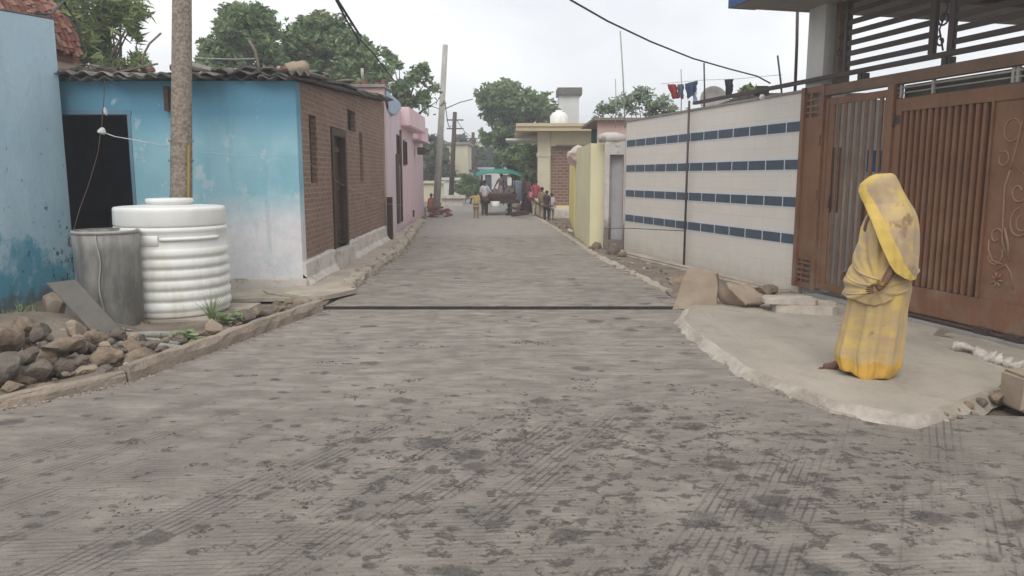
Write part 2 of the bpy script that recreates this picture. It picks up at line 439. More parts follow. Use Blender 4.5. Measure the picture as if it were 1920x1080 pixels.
def m_sari(name, a, b, c, brown=(.17, .10, .045)):
    n = N(name, .75)
    n.b.inputs['Sheen Weight'].default_value = .2
    f = n.ramp(n.noise(3.4, 3, .55, dist=.6), (.36, 0), (.64, 1))
    col = n.mix(f, a, b)
    col = n.mix(n.ramp(n.noise(6.5, 3, .6, vec=n.vec(loc=(3, 1, 2))), (.50, 0), (.68, 1)), col, c)
    col = n.mix(n.math('MULTIPLY', n.ramp(n.noise(5.2, 4, .6, vec=n.vec(loc=(7, 5, 1))), (.62, 0), (.69, 1)), .7), col, brown)
    x, y, z = n.sep()
    bands = n.ramp(n.noise(1.0, 3, .6, vec=n.vec(scale=(1.2, 1.2, 11))), (.48, 0), (.60, 1))
    col = n.mix(n.math('MULTIPLY', bands, .30), col, (.33, .25, .235))
    fig = n.ramp(n.vor(26), (.10, 1), (.20, 0)); col = n.mix(n.math('MULTIPLY', fig, .30), col, (.62, .47, .20))
    wv = n.wave(90, .5, dirn='Z'); wx = n.wave(90, .5, dirn='X')
    b_ = n.bump(n.noise(14, 4, .6), .35, .01)
    b_ = n.bump(n.math('ADD', wv, wx), .12, .001, b_)
    return n.done(col, b_, .75)

MAT = {}
MAT['road'] = m_road()
MAT['dirt'] = simple('bare_earth', (.20, .155, .115), (.13, .10, .078), 1.6, .95, .8, 18, .04)
MAT['verge'] = simple('dusty_verge', (.27, .225, .18), (.17, .135, .105), 2.4, .95, .9, 14, .05)
def m_apron():
    n = N('pale_cement', .9)
    col = n.mix(n.ramp(n.noise(1.1, 7, .66), (.36, 0), (.64, 1)), (.41, .36, .30), (.32, .285, .24))
    st = n.ramp(n.noise(4.2, 7, .72, dist=.5), (.54, 0), (.66, 1)); col = n.mix(n.math('MULTIPLY', st, .40), col, (.23, .20, .165))
    tw = n.noise(3, 4, .6, vec=n.vec(scale=(1, .25, 1), rot=(0, 0, R(35)))); col = n.mix(n.math('MULTIPLY', n.ramp(tw, (.5, 0), (.62, 1)), .25), col, (.50, .45, .38))
    sp = n.math('MULTIPLY', n.ramp(n.vor(7, n.mix(.1, n.vec(), n.noise(9, 3, .6, color=True))), (.05, 1), (.12, 0)), n.ramp(n.noise(1.7, 3, .6), (.5, 0), (.6, 1)))
    col = n.mix(n.math('MULTIPLY', sp, .6), col, (.17, .145, .12))
    g = n.noise(80, 4, .8); col = n.mix(n.math('MULTIPLY', n.ramp(g, (.52, 0), (.68, 1)), .35), col, (.19, .165, .14))
    b = n.bump(tw, .3, .01); return n.done(col, n.bump(g, .4, .005, b), .9)
MAT['apron'] = m_apron()
MAT['chalk'] = simple('whitewashed_cement', (.68, .64, .58), (.46, .40, .34), 9, .9, .8, 30, .02)
MAT['curb'] = simple('kerb_stone', (.40, .325, .255), (.255, .21, .17), 3.5, .9, .8, 22, .025)
MAT['pave'] = simple('pavement_stone', (.50, .435, .355), (.33, .28, .225), 2.2, .9, .6, 20, .02)
MAT['blue_f'] = m_bluewall_front()
MAT['blue_l'] = m_bluewall_left()
MAT['brick'] = m_brick('mud_brick', (.30, .19, .14), (.215, .132, .10), (.37, .27, .21), .22, .075)
MAT['brick2'] = m_brick('fired_brick', (.30, .165, .12), (.20, .105, .08), (.36, .28, .22), .28, .115, .25, .018)
MAT['redtile'] = simple('clay_tile', (.27, .10, .075), (.15, .075, .06), 7, .85, .5, 30, .02)
MAT['tile'] = m_tile()
MAT['band'] = simple('blue_grey_tile', (.085, .115, .15), (.068, .092, .125), 3, .3, .05, 20, .002)
MAT['grout'] = simple('white_grout', (.66, .69, .72), (.60, .64, .68), 3, .6, .1)
MAT['white_plinth'] = m_plaster('white_plinth', (.62, .58, .54), (.52, .47, .42), (.36, .30, .25), 2.4)
MAT['pink'] = m_plaster('pink_plaster', (.72, .53, .58), (.68, .50, .55), (.63, .50, .53), 1.1)
MAT['lilac'] = m_plaster('lilac_plaster', (.63, .52, .58), (.59, .48, .54), None, 1.1)
MAT['peach'] = m_plaster('peach_plaster', (.60, .42, .38), (.54, .38, .34), None, 1.1)
MAT['yellow'] = m_plaster('yellow_plaster', (.68, .60, .20), (.72, .64, .28), None, 1.2, .85, (.15, .5, (.35, .30, .22)))
MAT['cream_y'] = m_plaster('pale_yellow_plaster', (.72, .67, .44), (.66, .61, .40), None, 1.0)
MAT['cream'] = m_plaster('cream_plaster', (.62, .57, .42), (.55, .50, .37), None, 1.0)
MAT['worn'] = m_plaster('worn_whitewash', (.55, .53, .50), (.43, .40, .37), (.30, .27, .24), 1.8, .9, (.55, .7, (.14, .115, .09)))
MAT['white'] = m_plaster('white_wall_paint', (.66, .66, .63), (.58, .58, .56), None, 1.3)
MAT['concrete'] = simple('grey_concrete', (.33, .31, .285), (.23, .215, .20), 2, .9, .4, 30, .01)
MAT['pole'] = simple('weathered_concrete_pole', (.37, .31, .25), (.20, .165, .135), 26, .9, 1.0, 45, .02, .42, .6)
MAT['darkroof'] = simple('mossy_asbestos_sheet', (.16, .145, .13), (.085, .08, .07), 6, .9, .6, 25, .02)
MAT['palesheet'] = simple('pale_sheet_edge', (.27, .245, .215), (.15, .135, .12), 8, .85, .4, 25, .01)
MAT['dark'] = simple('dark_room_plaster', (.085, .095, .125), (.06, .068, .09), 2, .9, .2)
MAT['wood'] = simple('dark_old_wood', (.085, .05, .035), (.055, .034, .025), 8, .7, .5, 30, .01)
MAT['wood2'] = simple('grey_old_wood', (.26, .22, .17), (.17, .14, .11), 9, .85, .5, 30, .01)
def m_gate():
    n = N('brown_gate_paint', .45)
    x, y, z = n.sep()
    col = n.mix(n.ramp(n.noise(2.2, 6, .62), (.35, 0), (.65, 1)), (.225, .112, .064), (.175, .088, .054))
    st = n.ramp(n.noise(9, 5, .7, vec=n.vec(scale=(1, 1, .08))), (.50, 0), (.70, 1))
    col = n.mix(n.math('MULTIPLY', st, .38), col, (.11, .052, .034))
    du = n.ramp(n.noise(4, 7, .7, vec=n.vec(loc=(3, 3, 3))), (.46, 0), (.70, 1))
    col = n.mix(n.math('MULTIPLY', du, n.rng(z, 1.3, .15, .12, .55)), col, (.30, .235, .175))
    rs = n.ramp(n.noise(14, 6, .75), (.66, 0), (.70, 1))
    col = n.mix(n.math('MULTIPLY', rs, .6), col, (.09, .035, .02))
    return n.done(col, n.bump(n.noise(18, 5, .6), .15, .004), n.mix(du, .42, .7))
MAT['gate'] = m_gate()
MAT['gate_dark'] = simple('brown_gate_backing', (.075, .026, .014), (.06, .022, .013), 2.2, .6, .1, 18, .004)
MAT['gate_old'] = simple('dusty_brown_paint', (.20, .125, .085), (.145, .09, .062), 4, .6, .2, 25, .004)
MAT['steel'] = simple('dark_steel_paint', (.085, .06, .055), (.06, .045, .043), 4, .5, .1, 25, .004)
MAT['steel_l'] = simple('pale_steel', (.42, .40, .37), (.30, .28, .26), 6, .45, .1, 25, .003)
MAT['scroll'] = simple('cream_scroll_paint', (.33, .20, .13), (.27, .16, .10), 30, .6, .1)
def m_plastic():
    n = N('white_plastic', .38)
    x, y, z = n.sep()
    col = n.mix(n.ramp(n.noise(2.2, 4, .6), (.4, 0), (.65, 1)), (.80, .80, .77), (.75, .745, .71))
    st = n.math('MULTIPLY', n.ramp(n.noise(5, 6, .7, vec=n.vec(scale=(1, 1, .22))), (.5, 0), (.7, 1)), n.rng(z, 1.1, .1, .12, .6))
    col = n.mix(st, col, (.50, .49, .36))
    return n.done(col, n.bump(n.noise(12, 3, .5), .04, .003), .38)
MAT['plastic'] = m_plastic()
MAT['palepole'] = simple('pale_concrete_pole', (.46, .44, .40), (.34, .32, .29), 6, .9, .4, 30, .01)
MAT['rock'] = simple('buff_fieldstone', (.33, .25, .18), (.135, .105, .08), 5, .94, 1.0, 14, .05)
MAT['rock2'] = simple('grey_fieldstone', (.235, .195, .16), (.09, .075, .064), 5, .94, 1.0, 14, .05)
MAT['slab'] = simple('brown_sandstone', (.37, .295, .225), (.29, .23, .175), 2, .9, .5, 30, .008)
MAT['slabg'] = simple('grey_sandstone', (.165, .15, .135), (.12, .11, .10), 3, .9, .5, 30, .008)
MAT['marble'] = simple('chalky_stone', (.56, .50, .43), (.40, .345, .285), 5, .85, .5, 25, .01)
MAT['bark'] = simple('tree_bark', (.12, .095, .07), (.075, .06, .045), 9, .95, 1, 30, .03)
MAT['leaf'] = m_leaf('tree_leaf', (.10, .15, .07), (.19, .26, .12), (.34, .41, .21))
MAT['leaf_l'] = m_leaf('feathery_leaf', (.10, .14, .055), (.21, .27, .10), (.38, .44, .19))
MAT['leaf_p'] = m_leaf('pale_leaf', (.20, .26, .18), (.28, .34, .25), (.42, .48, .36))
MAT['leaf_d'] = m_leaf('dull_far_leaf', (.07, .09, .06), (.11, .135, .085), (.18, .20, .13))
MAT['wire'] = simple('cable_black', (.05, .05, .05), None, 3, .6)
MAT['rope'] = simple('white_cord', (.6, .6, .58), None, 8, .8)
MAT['yellowpaint'] = simple('ochre_paint', (.30, .20, .06), (.21, .14, .05), 6, .6, .1)
MAT['green'] = simple('green_tarpaulin', (.045, .20, .15), (.06, .26, .20), 5, .5, .3, 8, .03)
MAT['teal'] = simple('teal_paint', (.05, .22, .19), None, 5, .5, .2)
MAT['blue'] = simple('bright_blue_paint', (.02, .10, .38), (.015, .08, .30), 5, .4, .1)
MAT['bluecloth'] = simple('pale_blue_cloth', (.36, .44, .60), (.42, .50, .63), 5, .8, .5, 8, .03)
MAT['skin'] = simple('brown_skin', (.17, .085, .055), (.14, .07, .045), 6, .6, .1, 60, .002)
MAT['hair'] = simple('black_hair', (.012, .010, .010), None, 20, .6, .3)
MAT['sari'] = m_sari('sari_cloth', (.52, .37, .135), (.40, .29, .165), (.58, .42, .12))
MAT['sari2'] = m_sari('sari_veil_cloth', (.50, .36, .15), (.37, .27, .18), (.58, .42, .12))
MAT['sari_y'] = simple('sari_yellow_border', (.66, .47, .12), (.58, .40, .11), 5, .75, .3, 14, .01)
MAT['sari_o'] = simple('sari_orange_hem', (.62, .36, .065), (.50, .30, .075), 9, .75, .3, 14, .01)
MAT['rubber'] = simple('black_rubber', (.03, .028, .027), None, 5, .8)
def m_rim():
    n = N('chalky_apron_rim', .9)
    f = n.ramp(n.noise(1.1, 6, .7), (.42, 0), (.56, 1))
    col = n.mix(f, (.36, .31, .25), n.mix(n.noise(14, 4, .7), (.62, .57, .50), (.44, .38, .32)))
    return n.done(col, n.bump(n.noise(24, 6, .7), .9, .03), .9)
MAT['rim'] = m_rim()
def m_galv():
    n = N('stained_sheet_metal', .5)
    v = n.vec(scale=(1, 1, .28))
    f = n.ramp(n.noise(5, 5, .65, vec=v, dist=.3), (.38, 0), (.62, 1))
    col = n.mix(f, (.31, .30, .275), (.15, .145, .135))
    col = n.mix(n.ramp(n.noise(9, 5, .7, vec=n.vec(scale=(1, 1, .35), loc=(4, 2, 0))), (.60, 0), (.74, 1)), col, (.30, .25, .17))
    return n.done(col, n.bump(n.noise(5, 4, .6, vec=v), .5, .02), .5, .25)
MAT['galv'] = m_galv()
random.seed(7)
# ================================================================== ground, road, kerbs
def jag(poly, step=.25, amp=.02, seed=0, closed=True):
    out = []
    n = len(poly)
    for i in range(n if closed else n - 1):
        a = Vector(poly[i][:2] + (0,)) if isinstance(poly[i], tuple) else Vector((poly[i][0], poly[i][1], 0))
        q = poly[(i + 1) % n]; b = Vector((q[0], q[1], 0))
        d = b - a; k = max(1, int(d.length / step)); nn = Vector((-d.y, d.x, 0)).normalized()
        for j in range(k):
            p = a + d * j / k; o = nz(p, 2.3, seed) * amp + nz(p, 7, seed + 3) * amp * .6
            out.append(p + nn * o)
    if not closed: out.append(Vector((poly[-1][0], poly[-1][1], 0)))
    return out
def grid_patch(name, poly, zf, step, mat, kind='structure'):
    """terrain sheet over a polygon"""
    bm = bmesh.new()
    vs = [bm.verts.new((p[0], p[1], 0)) for p in poly]; bm.faces.new(vs)
    xs = [p[0] for p in poly]; ys = [p[1] for p in poly]
    def cut(a, b, ax):
        k = a + step
        while k < b:
            co = (k, 0, 0) if ax == 0 else (0, k, 0); no = (1, 0, 0) if ax == 0 else (0, 1, 0)
            bmesh.ops.bisect_plane(bm, geom=bm.verts[:] + bm.edges[:] + bm.faces[:], plane_co=co, plane_no=no)
            k += step
    cut(min(xs), max(xs), 0); cut(min(ys), max(ys), 1)
    for w in bm.verts: w.co.z = zf(w.co.x, w.co.y)
    me = bpy.data.meshes.new(name); bm.to_mesh(me); bm.free()
    me.materials.append(mat)
    for p in me.polygons: p.use_smooth = True
    o = bpy.data.objects.new(name, me); COL.objects.link(o); o['kind'] = kind
    return o

mb = MB()
n = 40; ext = 320
vs = []; fs = []
for j in range(n + 1):
    for i in range(n + 1):
        vs.append(((i / n - .5) * 2 * ext, (j / n) * (ext + 30) * 1.0 - 30, -.06))
for j in range(n):
    for i in range(n): fs.append((j * (n + 1) + i, j * (n + 1) + i + 1, (j + 1) * (n + 1) + i + 1, (j + 1) * (n + 1) + i))
mb.add(vs, fs); o = mb.build('ground', MAT['dirt'], origin=(0, 0, 0)); tag(o, kind='structure')

def P2(u, v, z=0): g = G(u, v, z); return (g.x, g.y)
# left edge of the road (from near to far) and right edge
kA0 = G(0, 768); kA1 = G(238, 717); kB1 = G(606, 583)
dirA = (kA1 - kA0).normalized()
kA00 = kA0 - dirA * 3.2
Ledge = [P2(612, 577), P2(655, 556), P2(700, 516), P2(745, 486), P2(768, 459), P2(782, 437), P2(795, 418), P2(800, 408)]
Redge = [P2(1284, 577), P2(1245, 553), P2(1180, 517), P2(1122, 488), P2(1075, 456), P2(1040, 432), P2(1008, 413), P2(985, 401)]
joint_y = G(900, 580).y
# near slab: a junction that opens to the right in front of the apron
near_poly = [(kA00.x - .5, -2.5), (kA00.x - .02, kA00.y), (kA0.x, kA0.y), (kA1.x, kA1.y), (kB1.x + .0, kB1.y), (Ledge[0][0], joint_y - .015), (Redge[0][0], joint_y - .015),
             P2(1300, 640), P2(1400, 700), P2(1560, 770), (3.6, 4.9), (5.2, 5.6), (9, 5.2), (9, -2.5)]
MAT['joint_shade_dirt'] = simple('shaded_dirty_concrete', (.06, .052, .045), (.035, .03, .027), 14, .95, .6)  # far slab's face at the joint: shade and dirt put into a dark colour
def road_slab(poly, z, amp=.0):
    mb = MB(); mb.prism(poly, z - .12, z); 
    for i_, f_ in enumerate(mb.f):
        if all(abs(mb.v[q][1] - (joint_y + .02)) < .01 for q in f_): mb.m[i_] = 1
    return mb.build('road', [MAT['road'], MAT['joint_shade_dirt']], origin=(0, 0, 0))
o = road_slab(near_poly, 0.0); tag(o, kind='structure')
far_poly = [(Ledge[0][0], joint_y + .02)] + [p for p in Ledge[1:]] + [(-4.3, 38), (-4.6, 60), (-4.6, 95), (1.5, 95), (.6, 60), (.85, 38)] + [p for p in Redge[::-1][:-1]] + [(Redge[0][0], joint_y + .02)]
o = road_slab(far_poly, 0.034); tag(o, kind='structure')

# verges
def zl(x, y): return .035 + .05 * nz((x, y, 0), 1.1, 2) + .03 * nz((x, y, 0), 4, 5) + .012 * nz((x, y, 0), 12, 5)
vp = [(-9, 1.5), (kA00.x + .02, kA00.y), (kA0.x + .02, kA0.y + .02), (kA1.x - .02, kA1.y), (kB1.x - .03, kB1.y), (-2.3, 9.3), (-2.35, 10.2), (-3.4, 10.6), (-9, 10.6)]
grid_patch('dirt_verge', vp, zl, .22, MAT['verge'])
def zr(x, y): return .04 + .05 * nz((x, y, 0), 1.3, 9) + .03 * nz((x, y, 0), 5, 5)
vr = [(Redge[0][0] - .02, joint_y)] + [(p[0] + .04, p[1]) for p in Redge[1:]] + [(1.5, 34), (4.6, 34), (3.0, 17), (4.2, 10.6), (5.3, 6.4), (3.5, 7.6)]
grid_patch('dirt_verge', vr, zr, .3, MAT['verge'])
vl2 = [(-2.5, 9.2), (Ledge[1][0] - .02, Ledge[1][1])] + [(p[0] - .05, p[1]) for p in Ledge[2:]] + [(-4.4, 38), (-4.8, 60), (-9, 60), (-9, 17), (-3.0, 17), (-3.0, 10.4)]
grid_patch('dirt_verge', vl2, lambda x, y: .015 + .03 * nz((x, y, 0), 1.5, 4), .35, MAT['verge'])

# kerb stones
def kerb(a, b, h, w, label, side=-1, mat='curb', name='kerb_stone', cat='kerb', z=-.03, group=None, amp=.02, step=.14):
    a = Vector((a[0], a[1], 0)); b = Vector((b[0], b[1], 0)); d = (b - a); L = d.length; d.normalize(); nn = Vector((-d.y, d.x, 0)) * (-side)
    mb = MB(); k = max(2, int(L / step)); prof = [(0, z), (-.004, h * .55), (.012, h - .012), (.03, h), (w * .5, h + .004), (w - .02, h - .004), (w, h - .03), (w + .01, z)]
    vs = []
    for i in range(k + 1):
        p = a + d * L * i / k
        for q, (o_, zz) in enumerate(prof):
            j = amp * nz(p + Vector((q * .31, 0, zz)), 6, 3) + amp * .7 * nz(p + Vector((q * .5, 0, 0)), 17, 8)
            pp = p + nn * (o_ + j); vs.append((pp.x, pp.y, zz + (j * .55 if zz > .02 else 0)))
    m_ = len(prof); fs = []
    for i in range(k):
        for q in range(m_ - 1): fs.append((i * m_ + q, (i + 1) * m_ + q, (i + 1) * m_ + q + 1, i * m_ + q + 1) if side > 0 else (i * m_ + q, i * m_ + q + 1, (i + 1) * m_ + q + 1, (i + 1) * m_ + q))
    fs.append(tuple(range(m_))); fs.append(tuple(k * m_ + q for q in range(m_)))
    mb.add(vs, fs); o = mb.build(name, MAT[mat]); return tag(o, label, cat, group)
kerb(kA00, kA1, .085, .075, 'low worn kerb stone in front of the pile of rubble at the left edge')
kerb(kA1 + dirA * .03, kB1, .135, .085, 'taller pale kerb stone running from the rubble pile to the road joint')
# right cement edging in irregular lengths
rl = ['near length of thin cement edging beside the standing stone slab', 'second length of thin cement edging along the foot of the tiled wall', 'third length of cement edging, before the far corner of the tiled wall',
      'fourth length of cement edging, beside the worn white gatepost', 'fifth length of cement edging, beside the yellow wall', 'farthest length of cement edging, by the standing children']
for i in range(1, 7):
    a = Redge[i]; b = Redge[i + 1] if i < 7 else Redge[7]
    dx = Vector((b[0] - a[0], b[1] - a[1], 0)).normalized() * .02
    kerb(Vector((a[0], a[1], 0)) + dx, (b[0], b[1]), .07, .13, rl[i - 1], side=1, mat='pave', name='cement_edging', cat='kerb', amp=.035, step=.16)

# raised pavement before the brick wall
pv = [(-2.42, 9.25), (Ledge[1][0] - .02, Ledge[1][1] + .25)] + [(p[0] - .03, p[1]) for p in Ledge[2:7]] + [(-3.3, 26.0), (-3.05, 18.4), (-2.93, 14), (-2.88, 10.44), (-3.35, 10.0), (-3.2, 9.75)]
pj = jag(pv, .16, .07, 3)
mb = MB(); m_ = len(pj)
ctr = Vector((sum(p.x for p in pj) / m_, sum(p.y for p in pj) / m_, 0))
mb.prism([(p.x, p.y) for p in pj], -.04, .10)
pav = mb.build('pavement', MAT['pave']); tag(pav, kind='structure')
# broken flagstones on the edge of that pavement
fl = ['first edge stone of the left pavement, at the road joint', 'second edge stone of the left pavement', 'third edge stone, below the near end of the brick wall', 'edge stone of the pavement opposite the old wooden door',
      'edge stone of the pavement past the wooden door', 'edge stone near the corner of the pink house', 'last edge stone, beneath the pink house corner']
for i in range(1, 7):
    a = Vector((pv[i][0], pv[i][1], 0)); b = Vector((pv[i + 1][0], pv[i + 1][1], 0)); d = (b - a)
    kerb(a + d.normalized() * .05 + Vector((.03, 0, 0)), b, .13 + .015 * (i % 3), .17 + .03 * (i % 2), fl[i - 1], mat='pave', name='edge_stone', cat='kerb', amp=.05, step=.12)

# woman's apron (cement ramp) with a chalky rim
ap = [P2(1278, 594, .06), P2(1304, 622, .06), P2(1347, 652, .06), P2(1394, 689, .06), P2(1472, 718, .06), P2(1562, 750, .06), P2(1640, 768, .06), P2(1715, 780, .06), P2(1790, 760, .06), P2(1850, 737, .06), P2(1925, 712, .06),
      (5.6, 5.45), (5.5, 6.0), (4.70, 6.85), (3.93, 9.9), (3.2, 9.9), (2.3, 9.35)]
apj = jag(ap, .12, .03, 5)
mb = MB(); m_ = len(apj); vs = []
c0 = Vector((3.3, 7.3, 0))
for k, (off, z) in enumerate(((.0, .065), (.03, .054), (.085, .018), (.13, -.03))):
    for p in apj:
        d = (p - c0).normalized(); q = p + d * (off * (1 + .6 * nz(p, 5, k)) - .02); vs.append((q.x, q.y, z + .012 * nz(p, 3, k) * (z > .05)))
fs = []
for k in range(3):
    for i in range(m_): i2 = (i + 1) % m_; fs.append((k * m_ + i, (k + 1) * m_ + i, (k + 1) * m_ + i2, k * m_ + i2))
mb.add(vs, [tuple(range(m_))], 0); mb.add(vs, fs, 1)
o = mb.build('apron', [MAT['apron'], MAT['rim']]); tag(o, kind='structure')

# ================================================================== corrugated sheets
def corrugated(name, a, b, c, d, parent, mat, waves, amp=.025, thick=.012, edge_j=.03, seed=0, mats=None):
    """sheet spanned by a->b (across the waves) and a->d / b->c (down the waves)"""
    a, b, c, d = map(Vector, (a, b, c, d)); nu = waves * 6; nv = 10
    up = ((b - a).cross(d - a)).normalized()
    if up.z < 0: up = -up
    vs = []
    for lay in (0, 1):
        for j in range(nv + 1):
            for i in range(nu + 1):
                s = i / nu; t = j / nv
                if j in (0, nv): t += (edge_j * nz((int(s * waves / 3) * 1.7, j, 0), 1, seed)) * (1 if j else -1)
                p = (a * (1 - s) + b * s) * (1 - t) + (d * (1 - s) + c * s) * t
                h = math.sin(2 * math.pi * waves * s) * amp + .03 * nz(p, .9, seed)
                vs.append(p + up * (h - lay * thick))
    W = nu + 1; o2 = W * (nv + 1); fs = []
    for j in range(nv):
        for i in range(nu):
            q = (j * W + i, j * W + i + 1, (j + 1) * W + i + 1, (j + 1) * W + i); fs.append(q); fs.append(tuple(o2 + k for k in q[::-1]))
    for i in range(nu):
        fs.append((i, o2 + i, o2 + i + 1, i + 1)); k = nv * W; fs.append((k + i, k + i + 1, o2 + k + i + 1, o2 + k + i))
    for j in range(nv):
        fs.append((j * W, (j + 1) * W, o2 + (j + 1) * W, o2 + j * W)); k = nu; fs.append((j * W + k, o2 + j * W + k, o2 + (j + 1) * W + k, (j + 1) * W + k))
    mb = MB(); mb.add(vs, fs, 0, True); return mb.build(name, mat, parent)

# ================================================================== left pale-blue house (its side wall along the verge)
LH = thing('plastered_house', (-5.93, 10.2, 0), 'pale blue plastered house with chipped wall and clay tiled roof at the left edge', 'house')
mb = MB()
zt = lambda s: 3.60 - .098 * s if s < 6 else 3.0
wall(mb, (-5.93, 10.2), (-5.93, 4.2), .28, zt, -.05, out=1)
mb.build('wall', MAT['blue_l'], LH)
mb = MB(); mb.box((-9.5, 10.0, 0), (-6.22, 10.2, 3.3)); mb.box((-9.5, 4.2, 0), (-9.3, 9.99, 3.3)); mb.build('back_wall', MAT['concrete'], LH)
mb = MB()       # rounded plaster block beyond the wall's end
mb.box((-7.3, 10.75, 2.86), (-6.42, 11.6, 3.42), bev=.09, jit=.01)
mb.build('parapet_block', MAT['peach'], LH)
# clay-tiled roof: rows of half-round tiles on a steep curved slope
mb = MB(); prof = []
def rp(t):          # t 0..1 up the slope
    pts = [(-6.33, 3.30), (-6.40, 3.62), (-6.60, 3.95), (-6.95, 4.25), (-7.6, 4.55), (-8.8, 4.95)]
    f = t * (len(pts) - 1); i = min(int(f), len(pts) - 2); q = f - i
    return Vector((pts[i][0] * (1 - q) + pts[i + 1][0] * q, 0, pts[i][1] * (1 - q) + pts[i + 1][1] * q))
rng = random.Random(4)
base = []; 
for i in range(11):
    p = rp(i / 10); base += [(p.x - .02, 6.0, p.z - .07), (p.x - .02, 11.5, p.z - .07)]
mb.add(base, [(2 * i, 2 * i + 1, 2 * i + 3, 2 * i + 2) for i in range(10)])
for r_ in range(26):
    y0 = 6.05
    t0 = r_ / 26.0; p0 = rp(t0); p1 = rp(min(1, t0 + .055)); tan = (p1 - p0).normalized(); nn = Vector((-tan.z, 0, tan.x)) * -1
    if nn.z < 0: nn = -nn
    for k in range(45):
        yc = 6.1 + k * .12 + rng.uniform(-.015, .015); vs = []; ln = rng.uniform(.24, .3); off = rng.uniform(-.03, .03); tw = rng.uniform(-.12, .12)
        for e in (0, 1):
            c = p0 + tan * (ln * e + off) + nn * (.03 * (1 - e) + rng.uniform(0, .03)); c.y = yc + tw * e * .2
            rr = .062 if e == 0 else .05
            for a_ in range(5):
                an = math.pi * a_ / 4; vs.append(c + Vector((0, math.cos(an) * rr, 0)) + nn * math.sin(an) * rr)
        mb.add(vs, [(i, i + 1, 6 + i, 5 + i) for i in range(4)] + [(0, 1, 2, 3, 4)], rng.choice([0, 0, 1, 2]))
mb.build('tiled_roof', [MAT['redtile'], simple('pale_clay_tile', (.36, .20, .15), (.25, .13, .10), 8), simple('weathered_clay_tile', (.20, .13, .10), (.13, .08, .065), 8)], LH)
mb = MB(); mb.tube([(-5.98, 9.9, 3.62), (-6.2, 10.6, 3.75), (-6.55, 11.55, 4.12), (-6.42, 11.62, 3.85), (-6.36, 11.6, 3.5), (-6.5, 11.4, 3.3)], .018, 6)
mb.build('roof_cable', MAT['wire'], LH)
mb = MB(); mb.tube([(-5.94, y, 3.60 - .098 * (10.2 - y) + .012) for y in (10.22, 9.5, 8.5, 7.5, 6.5, 5)], .017, 6)
mb.build('wall_cap', MAT['darkroof'], LH)

# ================================================================== blue-fronted brick house
BH = thing('brick_house', (-2.9, 10.42, 0), 'blue fronted mud brick house with corrugated roof and white plinth', 'house')
Bf = 10.42; bx = -2.9
def B(y): return -2.9 - .016 * (y - Bf)      # x of the side wall at distance y
ytop = 18.1
mb = MB()
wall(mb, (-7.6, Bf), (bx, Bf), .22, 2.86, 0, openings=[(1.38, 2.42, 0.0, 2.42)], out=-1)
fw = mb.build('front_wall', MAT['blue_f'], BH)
mb = MB()     # reveal/lintel strips of the doorway
mb.box((-6.26, Bf - .012, 2.42), (-5.12, Bf + .1, 2.475)); mb.box((-5.178, Bf - .010, .02), (-5.135, Bf + .1, 2.418)); mb.build('door_frame', simple('blue_grey_frame', (.17, .28, .36), None, 3), BH)
# side wall of brick with openings
L = ytop - Bf
def sd(y): return (y - Bf) * 1.00013
side_zt = lambda s: 2.86 + .058 * s
mb = MB()
ops = [(sd(11.08), sd(11.52), 1.5, 2.48), (sd(12.45), sd(13.55), .40, 2.40), (sd(13.9), sd(14.65), 2.42, 2.80), (sd(15.0), sd(15.35), 1.5, 2.45)]
wall(mb, (bx, Bf + .004), (B(ytop), ytop), .24, side_zt, .42, openings=ops, out=-1)
bw = mb.build('brick_wall', MAT['brick'], BH)
mb = MB()    # whitewashed plinth, a little proud of the bricks
def plinth(y0, y1, h):
    ys = np.arange(y0, y1, .22); vs = []
    for y in list(ys) + [y1]:
        b_ = .03 * nz((0, y, 0), 2.5, 1) + .02 * nz((0, y, 0), 8, 1)
        for (dx, z) in ((.0, h + b_ * .6), (.045, h - .035 + b_ * .6), (.06 + b_, .2), (.13 + b_ * 2, .12), (.14 + b_ * 2, .02)): vs.append((B(y) + dx, y, z))
        vs.append((B(y) - .2, y, h + b_ * .6)); vs.append((B(y) - .2, y, 0))
    k = len(ys) + 1; fs = []
    for i in range(k - 1):
        for q in range(7): fs.append((i * 7 + q, i * 7 + (q + 1) % 7, (i + 1) * 7 + (q + 1) % 7, (i + 1) * 7 + q))
    fs += [tuple(range(7)), tuple((k - 1) * 7 + q for q in range(7))]
    mb.add(vs, fs)
plinth(Bf + .003, 12.45, .43); plinth(13.55, ytop, .44)
mb.box((-2.98, 12.451, 0.0), (-2.80, 13.549, .38))
mb.build('plinth', MAT['white_plinth'], BH)
mb = MB()   # low ledge along the blue front
mb.box((-4.2, Bf - .07, 0), (-2.83, Bf - .002, .20), bev=.015)
mb.build('ledge', MAT['white_plinth'], BH)
# inner walls, floor: a dark room
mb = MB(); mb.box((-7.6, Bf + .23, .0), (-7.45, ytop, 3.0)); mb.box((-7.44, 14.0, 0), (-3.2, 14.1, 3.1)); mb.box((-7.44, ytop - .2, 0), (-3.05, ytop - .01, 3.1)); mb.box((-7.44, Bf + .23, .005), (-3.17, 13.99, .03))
mb.build('inner_wall', MAT['dark'], BH)
